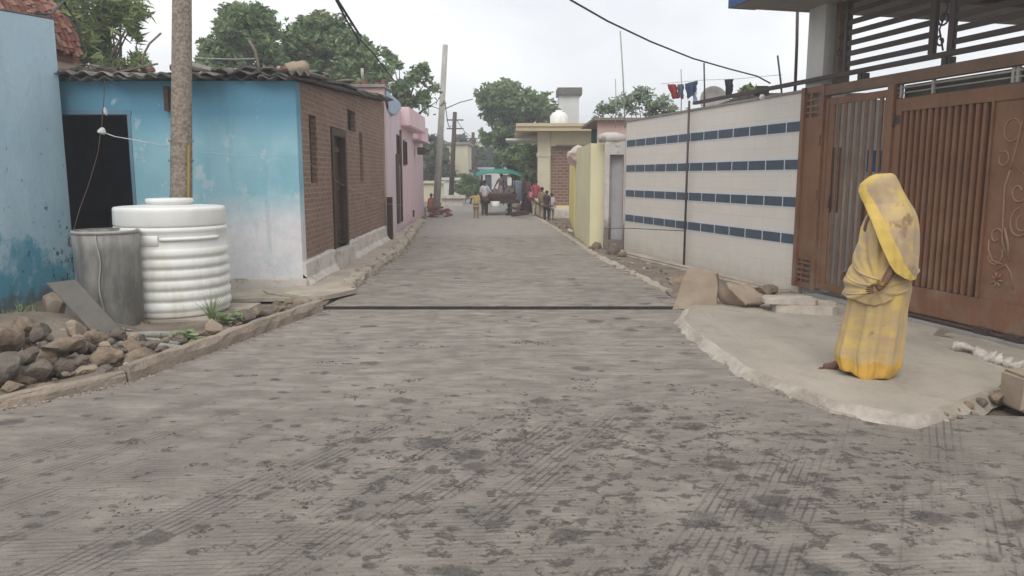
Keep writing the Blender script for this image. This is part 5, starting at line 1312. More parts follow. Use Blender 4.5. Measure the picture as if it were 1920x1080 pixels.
# ================================================================== people
def skin_obj(name, V, E, Rr, mat, parent=None, sub=2, roots=(0,)):
    me = bpy.data.meshes.new(name); me.from_pydata([tuple(v) for v in V], E, []); me.materials.append(mat)
    o = bpy.data.objects.new(name, me); COL.objects.link(o); o.parent = parent
    sk = o.modifiers.new('skin', 'SKIN'); sk.use_smooth_shade = True
    lay = me.skin_vertices[0] if me.skin_vertices else None
    if lay is None:
        bpy.context.view_layer.objects.active = o
        lay = me.skin_vertices[0]
    for i, r in enumerate(Rr):
        rr = r if hasattr(r, '__len__') else (r, r); lay.data[i].radius = rr; lay.data[i].use_root = i in roots
    s = o.modifiers.new('sub', 'SUBSURF'); s.levels = sub; s.render_levels = sub
    return o
def person(loc, h, rz, label, shirt, trousers, skirt=None, arm=(0, 0), sit=False, group=None, hair='hair', lean=0, fingers=False):
    """facing local -Y. arm: raise angle (deg) of the left/right arm away from the body"""
    k = h / 1.7; 
    hipz = .88 if not sit else .30
    J = {}; V = []; Rr = []; E = []
    def v(n_, p, r, pr=None):
        V.append(Vector(p) * k); Rr.append(r * k if not hasattr(r, '__len__') else (r[0] * k, r[1] * k)); J[n_] = len(V) - 1
        if pr: E.append((J[pr], J[n_]))
    v('hip', (0, 0, hipz), (.15, .11)); v('waist', (0, 0, hipz + .18), (.125, .095), 'hip'); v('chest', (0, lean * .5, hipz + .38), (.15, .105), 'waist'); v('neck0', (0, lean, hipz + .55), (.075, .065), 'chest')
    v('neck', (0, lean, hipz + .62), .055, 'neck0'); v('head', (0, lean - .015, hipz + .70), (.082, .095), 'neck'); v('crown', (0, lean - .005, hipz + .79), (.07, .085), 'head')
    for s, sd_ in ((-1, 'l'), (1, 'r')):
        A = R(arm[0 if s < 0 else 1]); dx, dz = math.sin(A + .12), -math.cos(A + .12)
        v(sd_ + 'sh', (s * .16, lean, hipz + .50), .058, 'neck0'); v(sd_ + 'el', (s * (.16 + .28 * dx), lean - .02, hipz + .50 + .28 * dz), .042, sd_ + 'sh')
        v(sd_ + 'wr', (s * (.16 + .50 * dx), lean - .08, hipz + .50 + .50 * dz), .028, sd_ + 'el'); v(sd_ + 'ha', (s * (.16 + .60 * dx), lean - .10, hipz + .50 + .60 * dz), (.035, .018), sd_ + 'wr')
        if not sit:
            v(sd_ + 'th', (s * .095, 0, hipz - .08), .085, 'hip'); v(sd_ + 'kn', (s * .10, -.01, .47), .058, sd_ + 'th'); v(sd_ + 'an', (s * .10, .02, .08), .038, sd_ + 'kn'); v(sd_ + 'ft', (s * .12, -.12, .035), (.045, .03), sd_ + 'an')
        else:
            v(sd_ + 'th', (s * .10, -.05, hipz - .02), .085, 'hip'); v(sd_ + 'kn', (s * .14, -.42, .42), .06, sd_ + 'th'); v(sd_ + 'an', (s * .12, -.34, .08), .038, sd_ + 'kn'); v(sd_ + 'ft', (s * .12, -.46, .035), (.045, .03), sd_ + 'an')
    o = skin_obj('person', V, E, Rr, MAT['skin'], None, 1); o.location = loc; o.rotation_euler = (0, 0, rz)
    tag(o, label, 'person', group)
    def cloth(name, names, links, f, mat):
        idx = {n_: i for i, n_ in enumerate(names)}
        VV = [V[J[n_]] for n_ in names]; RR = [tuple(q * f for q in (Rr[J[n_]] if hasattr(Rr[J[n_]], '__len__') else (Rr[J[n_]],) * 2)) for n_ in names]
        return skin_obj(name, VV, [(idx[a_], idx[b_]) for a_, b_ in links], RR, mat, o, 1)
    cloth('shirt', ['hip', 'waist', 'chest', 'neck0', 'lsh', 'lel', 'rsh', 'rel'], [('hip', 'waist'), ('waist', 'chest'), ('chest', 'neck0'), ('neck0', 'lsh'), ('lsh', 'lel'), ('neck0', 'rsh'), ('rsh', 'rel')], 1.22, shirt)
    if skirt:
        b = MB(); b.lathe([(.17 * k, (hipz + .02) * k), (.20 * k, .6 * k), (.25 * k, .3 * k), (.28 * k, .10 * k), (.26 * k, .10 * k), (.15 * k, (hipz) * k)], n=24, rad=lambda a_, z_: 1 + .05 * math.sin(a_ * 7)); b.build('skirt', skirt, o, world=False)
    else: cloth('trousers', ['hip', 'lth', 'lkn', 'lan', 'rth', 'rkn', 'ran'], [('hip', 'lth'), ('lth', 'lkn'), ('lkn', 'lan'), ('hip', 'rth'), ('rth', 'rkn'), ('rkn', 'ran')], 1.28, trousers)
    b = MB(); b.lathe([(.0, .10), (.05, .09), (.082, .05), (.094, 0), (.090, -.04), (.06, -.045)], n=16); hr = b.build('hair', MAT[hair], o, world=False)
    hr.location = V[J['head']] + Vector((0, .012, .045)) * k; hr.scale = (k * 1.0, k * 1.1, k)
    return o
def cloth_m(name, c): return simple(name, c, None, 6, .85, .3, 20, .01)
def foot(u, v): q = G(u, v, 0); return (q.x, q.y, .01)
person(foot(893, 411), 1.02, .1, 'small child in a yellow shirt standing in the road with one arm held out', cloth_m('yellow_shirt', (.55, .42, .14)), cloth_m('khaki_shorts', (.30, .22, .12)), arm=(70, 10))
person(foot(909, 406), 1.42, .2, 'boy in a white shirt and dark trousers beside the cart', cloth_m('white_shirt', (.55, .54, .58)), cloth_m('dark_brown_trousers', (.07, .045, .035)), arm=(5, 20))
q = G(940, 400, 0); person((q.x, 33.2, .35), 1.35, 0, 'man in grey with a white cap behind the goods of the cart', cloth_m('grey_shirt', (.22, .18, .17)), cloth_m('brown_trousers', (.12, .09, .08)), arm=(20, 20))
person(foot(1004, 408), 1.45, .5, 'child in a red shirt and pale trousers carrying a toddler at the right kerb', cloth_m('red_shirt', (.42, .06, .09)), cloth_m('cream_trousers', (.55, .47, .36)), arm=(30, 10))
q = G(998, 408, 0); person((q.x - .08, q.y - .15, .62), .72, .5, 'toddler in pink held against the red shirted child', cloth_m('pink_top', (.58, .26, .32)), cloth_m('maroon_shorts', (.25, .05, .07)), sit=True)
person(foot(1016, 412), 1.18, .4, 'child in drab olive next to the red shirted child', cloth_m('olive_shirt', (.27, .22, .14)), cloth_m('olive_trousers', (.24, .20, .14)))
person(foot(1025, 416), 1.08, .2, 'child in dark purple clothes, between the olive and the white shirted child', cloth_m('purple_shirt', (.06, .035, .06)), cloth_m('purple_trousers', (.05, .03, .05)))
person(foot(1034, 414), .98, .3, 'child in a white shirt, rightmost of the group before the brick infill', cloth_m('white_tshirt', (.60, .58, .58)), cloth_m('grey_trousers', (.32, .28, .27)))
q = G(987, 402, 0); person((q.x, q.y, .0), 1.62, .2, 'woman in a dark maroon skirt and rose top behind the child in red', cloth_m('rose_blouse', (.38, .20, .22)), None, skirt=cloth_m('maroon_skirt', (.09, .03, .045)))
q = G(765, 413, .1); person((q.x + .05, q.y, .10), 1.45, -.9, 'person in dark purple sitting against the lilac wall', cloth_m('dark_violet_top', (.055, .035, .07)), cloth_m('dark_violet_trousers', (.05, .03, .05)), sit=True)
q = G(809, 398, 0); person((q.x, q.y, .0), 1.25, .3, 'person in dusty red squatting beside the heap of red bricks', cloth_m('dusty_red_top', (.36, .12, .09)), cloth_m('dusty_red_trousers', (.30, .12, .09)), sit=True)
q = G(857, 378, 0); person((q.x, 47, .55), 1.1, 0, 'distant person in dark blue sitting on the low white wall', cloth_m('dark_blue_top', (.03, .04, .07)), cloth_m('blue_trousers', (.04, .05, .09)), sit=True)
q = G(871, 380, 0); person((q.x, 46, .0), 1.5, 0, 'distant person in white and blue standing at the end of the low white wall', cloth_m('white_blue_top', (.50, .52, .60)), cloth_m('blue_grey_trousers', (.13, .15, .24)))

# ================================================================== vendor cart with green canopy
ct = G(933, 405, 0)
CT = thing('vendor_cart', (ct.x, ct.y + .6, 0), 'four wheeled vendor cart under a green tarpaulin canopy in the road', 'cart', rz=.08)
mb = MB(); mb.box((-.72, -.55, .72), (.72, .75, .79), bev=.01); mb.box((-.70, -.50, .50), (.70, .70, .72)); mb.box((-.74, -.58, .79), (-.70, .78, .93)); mb.box((.70, -.58, .79), (.74, .78, .93)); mb.box((-.70, -.58, .79), (.70, -.54, .90)); mb.build('deck', MAT['wood'], CT, world=False)
for x in (-.66, .66):
    for y in (-.5, .7):
        b = MB(); b.tube([(x, y, .79), (x, y, 1.78)], .025, 6); b.build('canopy_post', MAT['steel'], CT, world=False)
mb = MB(); vs = []; nu, nv = 14, 8
for j in range(nv + 1):
    for i in range(nu + 1):
        s, t = i / nu, j / nv; x = -.95 + 1.95 * s; y = -.7 + 1.6 * t
        vs.append((x, y, 1.80 + .10 * math.sin(math.pi * s) ** .6 - .10 * (s ** 4 + (1 - s) ** 4) + .05 * nz((x, y, 0), 3, 3) - (.16 if j == 0 else 0)))
mb.add(vs, [(j * (nu + 1) + i, j * (nu + 1) + i + 1, (j + 1) * (nu + 1) + i + 1, (j + 1) * (nu + 1) + i) for j in range(nv) for i in range(nu)], 0, True)
cn_ = mb.build('canopy', MAT['green'], CT, world=False); s_ = cn_.modifiers.new('t', 'SOLIDIFY'); s_.thickness = .015
for x in (-.5, .5):
    for y in (-.45, .6):
        w = MB(); w.lathe([(.27, -.025), (.30, -.02), (.31, 0), (.30, .02), (.27, .025), (.265, 0), (.27, -.025)], n=24); wo2 = w.build('wheel', MAT['rubber'], CT, world=False); wo2.rotation_euler = (0, R(90), 0); wo2.location = (x, y, .31)
        w = MB(); [w.tube([(0, 0, 0), (.27 * math.cos(a_), .27 * math.sin(a_), 0)], .006, 4) for a_ in np.linspace(0, 5.5, 8)]; w.lathe([(0, -.03), (.03, -.03), (.03, .03), (0, .03)], n=10); w.build('spokes', MAT['steel_l'], wo2, world=False)
mb = MB(); mb.box((-.5, -.46, .60), (.5, -.42, .64)); mb.box((-.5, .58, .60), (.5, .62, .64))
for x in (-.5, .5):
    for y in (-.45, .6): mb.box((x - .055, y - .02, .31), (x - .03, y + .02, .72))
mb.build('axle_frame', MAT['steel'], CT, world=False)
rg = random.Random(8)
for i in range(12):
    c = rg.choice([(.20, .13, .12), (.30, .22, .20), (.12, .08, .07), (.45, .40, .38), (.16, .14, .12)])
    x = -.58 + (i % 6) * .23; y = -.35 + (i // 6) * .5
    M_ = CT.rotation_euler.to_matrix() @ Vector((x, y, .80)) + CT.location
    rock('goods_sack', M_, (.34, .40, .34 + rg.uniform(0, .25)), cloth_m('sack_cloth', c), 'full cloth sack among the goods heaped on the cart', 'sack', group='sacks on the vendor cart', seed=500 + i, sub=2, sink=0)

mb = MB(); mb.lathe([(0, 0), (.2, 0), (.21, .02), (.19, .22), (0, .22)], c=(ct.x - .1, ct.y - .1, .38), n=18); o = mb.build('white_tub', MAT['plastic']); tag(o, 'white tub hanging under the deck of the cart', 'tub')
# pale blue sheet hanging right of the cart
laundry([(959, 338), (981, 340), (983, 378), (960, 374)], 33.5, MAT['bluecloth'], 'pale blue cloth screen hanging to the right of the cart', name='cloth_screen')
# earth and timber heap right of the cart
for i, (u, v, s, m) in enumerate(((968, 394, .8, 'rock'), (985, 397, .7, 'rock'), (955, 397, .5, 'rock2'), (978, 400, .5, 'rock2'))):
    q = G(u, v, 0); rock('spoil_lump', (q.x, q.y, 0), (s, s * .8, s * .6), m, 'earth lump in the spoil heap between the cart and the right kerb', 'lump', group='spoil beside the cart', seed=540 + i, sub=2)
for i, (a, b) in enumerate((((950, 402), (985, 396)), ((960, 404), (990, 400)))):
    p, q = G(*a, .08), G(*b, .25); mb = MB(); mb.tube([p, q], .05, 6); o = mb.build('timber', MAT['wood']); tag(o, ['upper', 'lower'][i] + ' dark timber lying across the spoil right of the cart', 'timber')
# red brick heap by the pale pole
for i in range(34):
    u = rg.uniform(797, 838); v = rg.uniform(397, 410); q = G(u, v, 0); hgt = max(0, .34 - abs(u - 815) * .014); lay = rg.choice([0, .5, 1]) * hgt
    mb = MB(); mb.box((q.x, q.y, lay), (q.x + .24, q.y + .12, lay + .09), rz=rg.uniform(0, 3), bev=.01); o = mb.build('red_brick', MAT['redtile']); tag(o, 'loose red brick in the heap at the foot of the pale concrete pole', 'brick', 'red bricks heaped by the pole')

# ================================================================== far buildings and walls
def block(name, x0, x1, y, d, h, mat, label, roofm='concrete', wins=(), cat='building', z0=0):
    T = thing(name, ((x0 + x1) / 2, y, 0), label, cat); mb = MB()
    wall(mb, (x0, y), (x1, y), .25, h, z0, openings=[w for w in wins], out=-1); mb.box((x0, y + .26, z0), (x0 + .2, y + d, h)); mb.box((x1 - .2, y + .26, z0), (x1, y + d, h)); mb.build('wall', MAT[mat], T)
    mb = MB(); mb.box((x0 - .15, y - .15, h + .001), (x1 + .15, y + d, h + .16)); mb.build('roof', MAT[roofm], T)
    for w in wins:
        m_ = MB(); m_.box((x0 + w[0], y + .12, w[2]), (x0 + w[1], y + .16, w[3])); m_.build('window', MAT['dark'], T)
    return T
def X(u, y): return (u - 960) / FPX * y
block('cream_house', X(838, 53), X(878, 53), 53, 5, 3.75, 'cream', 'distant cream two storey house left of centre above the trees', wins=[(.3, .6, 2.5, 3.2)])
block('cream_house', X(885, 85), X(940, 85), 85, 6, 5.3, 'cream', 'distant cream house with flat roof behind the cart canopy', 'white', wins=[(1.0, 1.6, 3.4, 4.3)])
block('boundary_wall', X(832, 50), X(862, 50), 50, .3, 1.35, 'white', 'distant white boundary wall left of the cart', 'white', cat='wall')
block('pale_house', X(862, 55), X(884, 55), 55, 4, 1.9, 'white', 'distant pale low house between the dark pole and the cart', 'darkroof')
block('rear_wall', X(795, 48), X(832, 48), 48, .3, 1.15, 'cream', 'low cream wall behind the pale concrete pole', 'cream', cat='wall')
block('blue_house', X(900, 58), X(975, 58), 58, 5, 2.1, 'white', 'low pale house right behind the cart', 'bluecloth', wins=[(.4, .9, .4, 1.7), (1.6, 2.1, .4, 1.7)])
block('low_parapet', X(829, 40), X(868, 40), 40, .4, .45, 'chalk', 'low white parapet beside the road left of the cart', 'chalk', cat='wall')
block('rear_house', -16, -6.5, 34, 6, 3.0, 'cream', 'cream house far left behind the pink house', 'darkroof')
block('side_house', 7, 14, 27, 8, 3.0, 'white', 'white house far right behind the tiled wall', 'concrete')

# ================================================================== trees
def tree(name, base, blobs, mat, n, leaf, label, cat='tree', trunk_r=.18, seed=0, group=None, narrow=1.0, droop=0, clump=1, hollow=.35, top=None, limbs=True):
    rg = np.random.default_rng(seed); blobs = [(np.array(b[0]), b[1]) for b in blobs]
    T = thing(name, base, label, cat, group)
    vol = np.array([b[1] ** 2 for b in blobs]); vol = vol / vol.sum(); pts = []
    for (c, r), f in zip(blobs, vol):
        m_ = max(6, int(n * f / clump)); d = rg.normal(size=(m_, 3)); d /= np.linalg.norm(d, axis=1)[:, None]
        rr = r * (hollow + (1 - hollow) * rg.random(m_) ** .6) * (1 + .42 * np.array([mnoise.noise(Vector(q * 2.2 + seed + c)) for q in d]))
        cc = c + d * rr[:, None] * np.array([1, 1, .85])
        for k in range(clump): pts.append(cc + rg.normal(size=(m_, 3)) * leaf * (1.0 if clump > 1 else .2))
    P = np.concatenate(pts); m_ = len(P)
    # remove leaves in noise gaps
    keep = np.array([mnoise.noise(Vector(p * (.9 / max(leaf * 4, .4))) ) > -.12 for p in P]); P = P[keep]; m_ = len(P)
    a = rg.normal(size=(m_, 3)); a[:, 2] = a[:, 2] * .6 - droop; a /= np.linalg.norm(a, axis=1)[:, None]
    b = np.cross(a, rg.normal(size=(m_, 3))); b /= np.linalg.norm(b, axis=1)[:, None]
    s = leaf * (.55 + .8 * rg.random(m_)); A = a * (s * .9)[:, None]; Bv = b * (s * .42 * narrow)[:, None]
    V = np.empty((m_, 4, 3)); V[:, 0] = P - A; V[:, 1] = P + Bv; V[:, 2] = P + A; V[:, 3] = P - Bv
    V = V.reshape(-1, 3) - np.array(base)
    me = bpy.data.meshes.new('crown'); me.vertices.add(len(V)); me.vertices.foreach_set('co', V.ravel())
    me.loops.add(m_ * 4); me.loops.foreach_set('vertex_index', np.arange(m_ * 4)); me.polygons.add(m_)
    me.polygons.foreach_set('loop_start', np.arange(m_) * 4); me.polygons.foreach_set('loop_total', np.full(m_, 4)); me.update()
    at = me.attributes.new('tone', 'FLOAT', 'FACE')
    tn = rg.random(m_) * .55 + .45 * np.array([mnoise.noise(Vector(p / max(.3, leaf * 5))) * .9 + .5 for p in P]); at.data.foreach_set('value', np.clip(tn, 0, 1).astype(np.float32))
    me.materials.append(MAT[mat]); me.validate(); o = bpy.data.objects.new('crown', me); COL.objects.link(o); o.parent = T
    if limbs:
        mb = MB(); B0 = Vector(base); cs = sorted(blobs, key=lambda q: q[0][2]); tz = cs[0][0][2]
        cx = Vector(np.mean([c for c, r in blobs], axis=0)); fork = B0 + (Vector((cx.x, cx.y, tz)) - B0) * .75
        mid = (B0 + fork) / 2 + Vector((.12, 0, 0))
        mb.tube([B0 - Vector((0, 0, .2)), mid, fork], [trunk_r, trunk_r * .8, trunk_r * .6], 8)
        for k, (c, r) in enumerate(blobs):
            c = Vector(c); m2 = fork.lerp(c, .5) + Vector((rg.normal() * .15, rg.normal() * .15, .12)); mb.tube([fork, m2, c], [trunk_r * .42, trunk_r * .25, trunk_r * .09], 6)
            for q in range(4):
                d = Vector(rg.normal(size=3)).normalized(); mb.tube([c, c + d * r * .5 + Vector((0, 0, .05)), c + d * r * .9], [trunk_r * .09, .02, .008], 5)
        mb.build('trunk', MAT['bark'], T)
    return T
def BL(y, *l, dy=.0):
    rg = random.Random(int(y * 10)); return [(tuple(D(u, v, y + rg.uniform(-1, 1) * px(r, y) * .9)), px(r, y)) for (u, v, r) in l]
tree('neem_tree', (-13.0, 23.5, 0), BL(24, (420, 105, 48), (462, 62, 52), (440, 38, 32), (480, 45, 40), (400, 140, 42), (372, 120, 26), (505, 130, 50), (450, 165, 50), (350, 160, 30)), 'leaf', 30000, .115, 'broad leafy green tree behind the blue house, just right of the thick concrete pole', seed=1, trunk_r=.3)
tree('neem_tree', (-7.3, 25.5, 0), BL(26, (570, 80, 46), (545, 110, 48), (612, 62, 44), (600, 110, 55), (648, 100, 46), (690, 125, 40), (655, 140, 50), (715, 135, 22), (560, 145, 40), (625, 45, 18), (585, 45, 22), (700, 155, 30)), 'leaf', 34000, .115, 'wide green tree behind the roof corner, between the tall crown and the sparse branches', seed=2, trunk_r=.3)
tree('sparse_tree', (-5.2, 29, 0), BL(29, (788, 128, 15), (775, 152, 19), (800, 150, 16), (752, 168, 20), (785, 178, 18), (815, 165, 14), (800, 198, 20), (770, 190, 22), (820, 190, 12), (745, 190, 16), (735, 110, 10), (748, 122, 8), (725, 100, 8)), 'leaf', 4200, .14, 'sparse tree with separate leaf tufts above the pink house', seed=3, trunk_r=.12, hollow=.2)
tree('feathery_tree', (-9.5, 15.5, 0), BL(15.5, (170, 20, 55), (210, 60, 45), (150, 70, 50), (225, 10, 40), (185, 110, 45), (240, 60, 22), (250, 118, 26), (140, 20, 45), (265, 130, 18), (222, 125, 30), (255, 20, 24)), 'leaf_l', 11000, .14, 'light feathery leaved tree rising between the clay tiled roof and the concrete pole', seed=4, narrow=.35, droop=.35, trunk_r=.12, hollow=.15)
tree('roadside_tree', (.1, 41, 0), BL(41, (925, 180, 30), (950, 172, 30), (975, 190, 32), (905, 175, 16), (940, 210, 36), (970, 225, 34), (1005, 205, 28), (930, 245, 28), (955, 265, 34), (975, 290, 34), (1000, 240, 26), (950, 305, 26), (1025, 190, 20), (1035, 215, 20), (915, 262, 14), (985, 320, 28), (990, 270, 25)), 'leaf', 22000, .18, 'dense rounded dark green tree over the road beside the yellow house', seed=5, trunk_r=.3)
tree('pale_creeper', (4.3, 22.5, 0), BL(22.5, (1130, 205, 16), (1150, 198, 16), (1172, 190, 18), (1195, 176, 20), (1215, 185, 24), (1240, 195, 22), (1185, 208, 18), (1225, 210, 20), (1258, 210, 18), (1120, 215, 12), (1150, 215, 16), (1290, 212, 14)), 'leaf_p', 2600, .085, 'pale grey green creeper with sky showing through behind the tiled wall', 'creeper', seed=6, trunk_r=.05, hollow=.1)
tree('garden_bush', (4.3, 13.5, 0), BL(13.5, (1405, 178, 17), (1390, 190, 16), (1422, 188, 14), (1380, 196, 10)), 'leaf_l', 1800, .07, 'small bright green bush peeping over the tiled wall', 'bush', seed=7, trunk_r=.04)
tree('distant_tree', (X(815, 51.5), 51.5, 0), BL(51.5, (812, 290, 26), (825, 320, 28), (806, 330, 24), (850, 345, 18), (868, 340, 16), (830, 345, 18), (815, 268, 14)), 'leaf_d', 4500, .3, 'dull green distant tree right beside the edge of the pink house', seed=8, trunk_r=.2)
tree('distant_tree', (X(873, 66), 66, 0), BL(66, (862, 262, 10), (880, 272, 16), (893, 290, 18), (878, 318, 20), (898, 330, 20), (882, 345, 18), (905, 305, 16)), 'leaf_d', 4500, .32, 'distant tree just left of the cart canopy', seed=9, trunk_r=.2)
tree('distant_tree', (X(915, 70), 70, 0), BL(70, (915, 290, 16), (930, 300, 18), (915, 320, 16), (945, 315, 20)), 'leaf_d', 3500, .32, 'distant tree directly behind the cart canopy', seed=10, trunk_r=.2)
tree('shrub', (X(880, 44), 44, 0), BL(44, (868, 352, 14), (884, 356, 16), (896, 350, 14), (878, 340, 14)), 'leaf', 3000, .16, 'dark green shrub just left of the cart canopy', 'shrub', seed=31, trunk_r=.06)
tree('shrub', (1.0, 38.5, 0), BL(38.5, (992, 300, 22), (1000, 330, 22), (985, 350, 18), (1000, 275, 20)), 'leaf', 4500, .16, 'dark green shrub between the cart and the pale yellow house', 'shrub', seed=32, trunk_r=.08)
for i, (x, y, h, lb) in enumerate(((-22, 60, 5.5, 'far tree at the left of the distant tree line behind the pink house'), (-9, 95, 6.5, 'hazy far tree closing the end of the road on its left'), (0, 105, 6, 'hazy far tree closing the end of the road in the middle'), (10, 90, 5.5, 'far tree hidden largely by the yellow house'))):
    tree('distant_tree', (x, y, 0), [((x, y, h * .6), h * .38), ((x + h * .35, y, h * .5), h * .3), ((x - h * .35, y + 1, h * .5), h * .3), ((x + h * .6, y, h * .35), h * .28), ((x - h * .65, y, h * .35), h * .28)], 'leaf_d', 3000, .45, lb, seed=20 + i, trunk_r=.25)

# ================================================================== loose grit
def lumps(name, pts, mats, label, kind='stuff'):
    rg = random.Random(99); bm = bmesh.new(); bmesh.ops.create_icosphere(bm, subdivisions=1, radius=1); bv = [w.co.copy() for w in bm.verts]; bf = [[w.index for w in f.verts] for f in bm.faces]; bm.free()
    mb = MB()
    for (x, y, z, s) in pts:
        a = rg.uniform(0, 6.28); M = Matrix.Rotation(a, 3, 'Z'); sc = (s * rg.uniform(.8, 1.5), s * rg.uniform(.6, 1.1), s * rg.uniform(.35, .75)); o_ = rg.uniform(0, 50)
        vs = []
        for c in bv:
            k = 1 + .45 * nz(c, 1.6, o_); q = M @ Vector((c.x * sc[0] * k, c.y * sc[1] * k, c.z * sc[2] * k)); vs.append((x + q.x, y + q.y, z + q.z))
        mb.add(vs, bf, rg.randrange(len(mats)))
    o = mb.build(name, mats, origin=(0, 0, 0)); o['kind'] = kind; return o
rg = random.Random(41); pts = []
clods = []
for i in range(75): clods.append((rg.gauss(.75, 1.0), rg.uniform(3.05, 5.3) if rg.random() < .8 else rg.uniform(5, 7.5), rg.uniform(.03, .13)))
for i in range(40): clods.append((rg.uniform(-2.6, 2.8), rg.uniform(3.0, 6.0), rg.uniform(.03, .09)))
for (cx, cy, r) in clods:
    for k in range(int(6 + r * 150)):
        a = rg.uniform(0, 6.28); d = abs(rg.gauss(0, r * .6)); pts.append((cx + d * math.cos(a) * 1.3, cy + d * math.sin(a), .001, rg.choice([.004, .006, .008, .011]) * (1.5 if rg.random() < .08 else 1)))
pts = [p for p in pts if p[1] > 2.6 and abs(p[0]) < 3.2 and not (p[0] > 1.5 and p[1] > 4.3)]
lumps('mud_clods', pts, [simple('dark_mud', (.115, .10, .085), (.08, .07, .06), 20), simple('drying_mud', (.20, .175, .15), (.13, .115, .10), 20)], None)
pts = []
for (a, b, n_, w) in ((kA0, kA1, 90, .05), (kA1, kB1, 130, .05)):
    for k in range(n_):
        t = rg.random(); p = a.lerp(b, t); pts.append((p.x + abs(rg.gauss(.02, w)), p.y - abs(rg.gauss(0, .02)), .002, rg.choice([.005, .008, .012])))
for k in range(260):      # behind the tall kerb
    t = rg.random(); p = kA1.lerp(kB1, t); o_ = rg.uniform(.1, .5); pts.append((p.x - o_, p.y + rg.uniform(0, .2), zl(p.x - o_, p.y) + .005, rg.choice([.01, .015, .022, .03])))
for k in range(220):      # rubble foot
    x = rg.uniform(-5.2, -3.3); y = rg.uniform(5.6, 7.4); pts.append((x, y, zl(x, y) + .02, rg.choice([.012, .02, .03])))
for k in range(200):      # along the right edging and wall foot
    i = rg.randrange(1, 6); a = Vector(Redge[i] + (0,)); b = Vector(Redge[i + 1] + (0,)); p = a.lerp(b, rg.random()); o_ = rg.uniform(-.06, .75); pts.append((p.x + o_, p.y, (.03 if o_ < .02 else zr(p.x + o_, p.y)) + .01, rg.choice([.01, .015, .025, .035])))
for k in range(150):      # along the edge of the apron
    i = rg.randrange(0, 9); a = Vector(ap[i] + (0,)); b = Vector(ap[i + 1] + (0,)); p = a.lerp(b, rg.random()); pts.append((p.x - abs(rg.gauss(.05, .05)), p.y - abs(rg.gauss(.04, .04)), .002, rg.choice([.005, .008, .012, .016])))
for k in range(240):
    i = rg.randrange(1, 6); a = Vector(Ledge[i] + (0,)); b = Vector(Ledge[i + 1] + (0,)); p = a.lerp(b, rg.random()); pts.append((p.x + abs(rg.gauss(0, .06)), p.y, .036, rg.choice([.008, .012, .02])))
lumps('gravel', pts, [MAT['rock'], MAT['rock2'], MAT['pave']], None)
# dry plants between the rubble
for i, (u, v, h) in enumerate(((62, 600, .25), (12, 610, .22), (300, 640, .12), (470, 596, .12), (520, 586, .10), (255, 655, .12))):
    weed('dry_grass', u, v, .05, 14, h, h * .8, ['tuft of dry grass against the pale blue wall behind the rubble', 'dry grass tuft at the left edge of the picture above the rubble', 'short dry tuft among the old pipes', 'small tuft behind the far part of the tall kerb', 'smallest tuft near the road joint behind the kerb', 'short tuft at the foot of the metal bin'][i], seed=50 + i)
# ================================================================== the woman in a yellow sari
wp = G(1636, 702, .10)
W = px(1, wp.y * 1.005 + .25)      # metres for one photograph pixel at her distance
wrz = -math.atan2(wp.x, wp.y)
WO = Vector((wp.x + .05, wp.y + .12, .065))
PXM = .00405
def sx(u): return (u - 1645) * PXM
# body: facing local -X (left in the picture)
V = []; E = []; Rr = []; J = {}
def v(n_, p, r, pr=None):
    V.append(Vector(p)); Rr.append(r if hasattr(r, '__len__') else (r, r)); J[n_] = len(V) - 1
    if pr: E.append((J[pr], J[n_]))
v('hip', (.02, 0, .80), (.15, .12)); v('waist', (.02, 0, .97), (.12, .10), 'hip'); v('chest', (.035, 0, 1.13), (.14, .11), 'waist'); v('neck0', (.045, 0, 1.26), (.08, .07), 'chest')
v('neck', (.03, 0, 1.33), .045, 'neck0'); v('head', (-.005, 0, 1.41), (.078, .085), 'neck'); v('crown', (.0, 0, 1.475), (.07, .078), 'head'); v('chin', (-.06, 0, 1.365), (.028, .03), 'head'); v('nose', (-.092, 0, 1.405), (.012, .012), 'head')
# legs
v('nth', (.02, -.09, .72), .08, 'hip'); v('nkn', (.0, -.09, .42), .055, 'nth'); v('nan', (.03, -.08, .07), .036, 'nkn'); v('nft', (-.05, -.08, .035), (.034, .024), 'nan'); v('ntoe', (-.12, -.08, .022), (.036, .016), 'nft')
v('fth', (.02, .09, .72), .08, 'hip'); v('fkn', (-.09, .09, .42), .055, 'fth'); v('fan', (-.21, .07, .07), .036, 'fkn'); v('fft', (-.29, .05, .035), (.036, .024), 'fan'); v('ftoe', (-.355, .04, .02), (.038, .015), 'fft')
# near arm: elbow under the veil, forearm forward to the waist
v('nsh', (.04, -.15, 1.22), .05, 'neck0'); v('nel', (.15, -.19, .905), .038, 'nsh'); v('nwr', (.065, -.258, .742), .026, 'nel'); v('npalm', (.02, -.278, .715), (.034, .020), 'nwr')
v('fsh', (.04, .15, 1.22), .05, 'neck0'); v('fel', (.02, .20, .95), .04, 'fsh'); v('fwr', (-.13, .12, .80), .026, 'fel'); v('fpalm', (-.17, .09, .78), (.034, .020), 'fwr')
roots = [J['hip']]
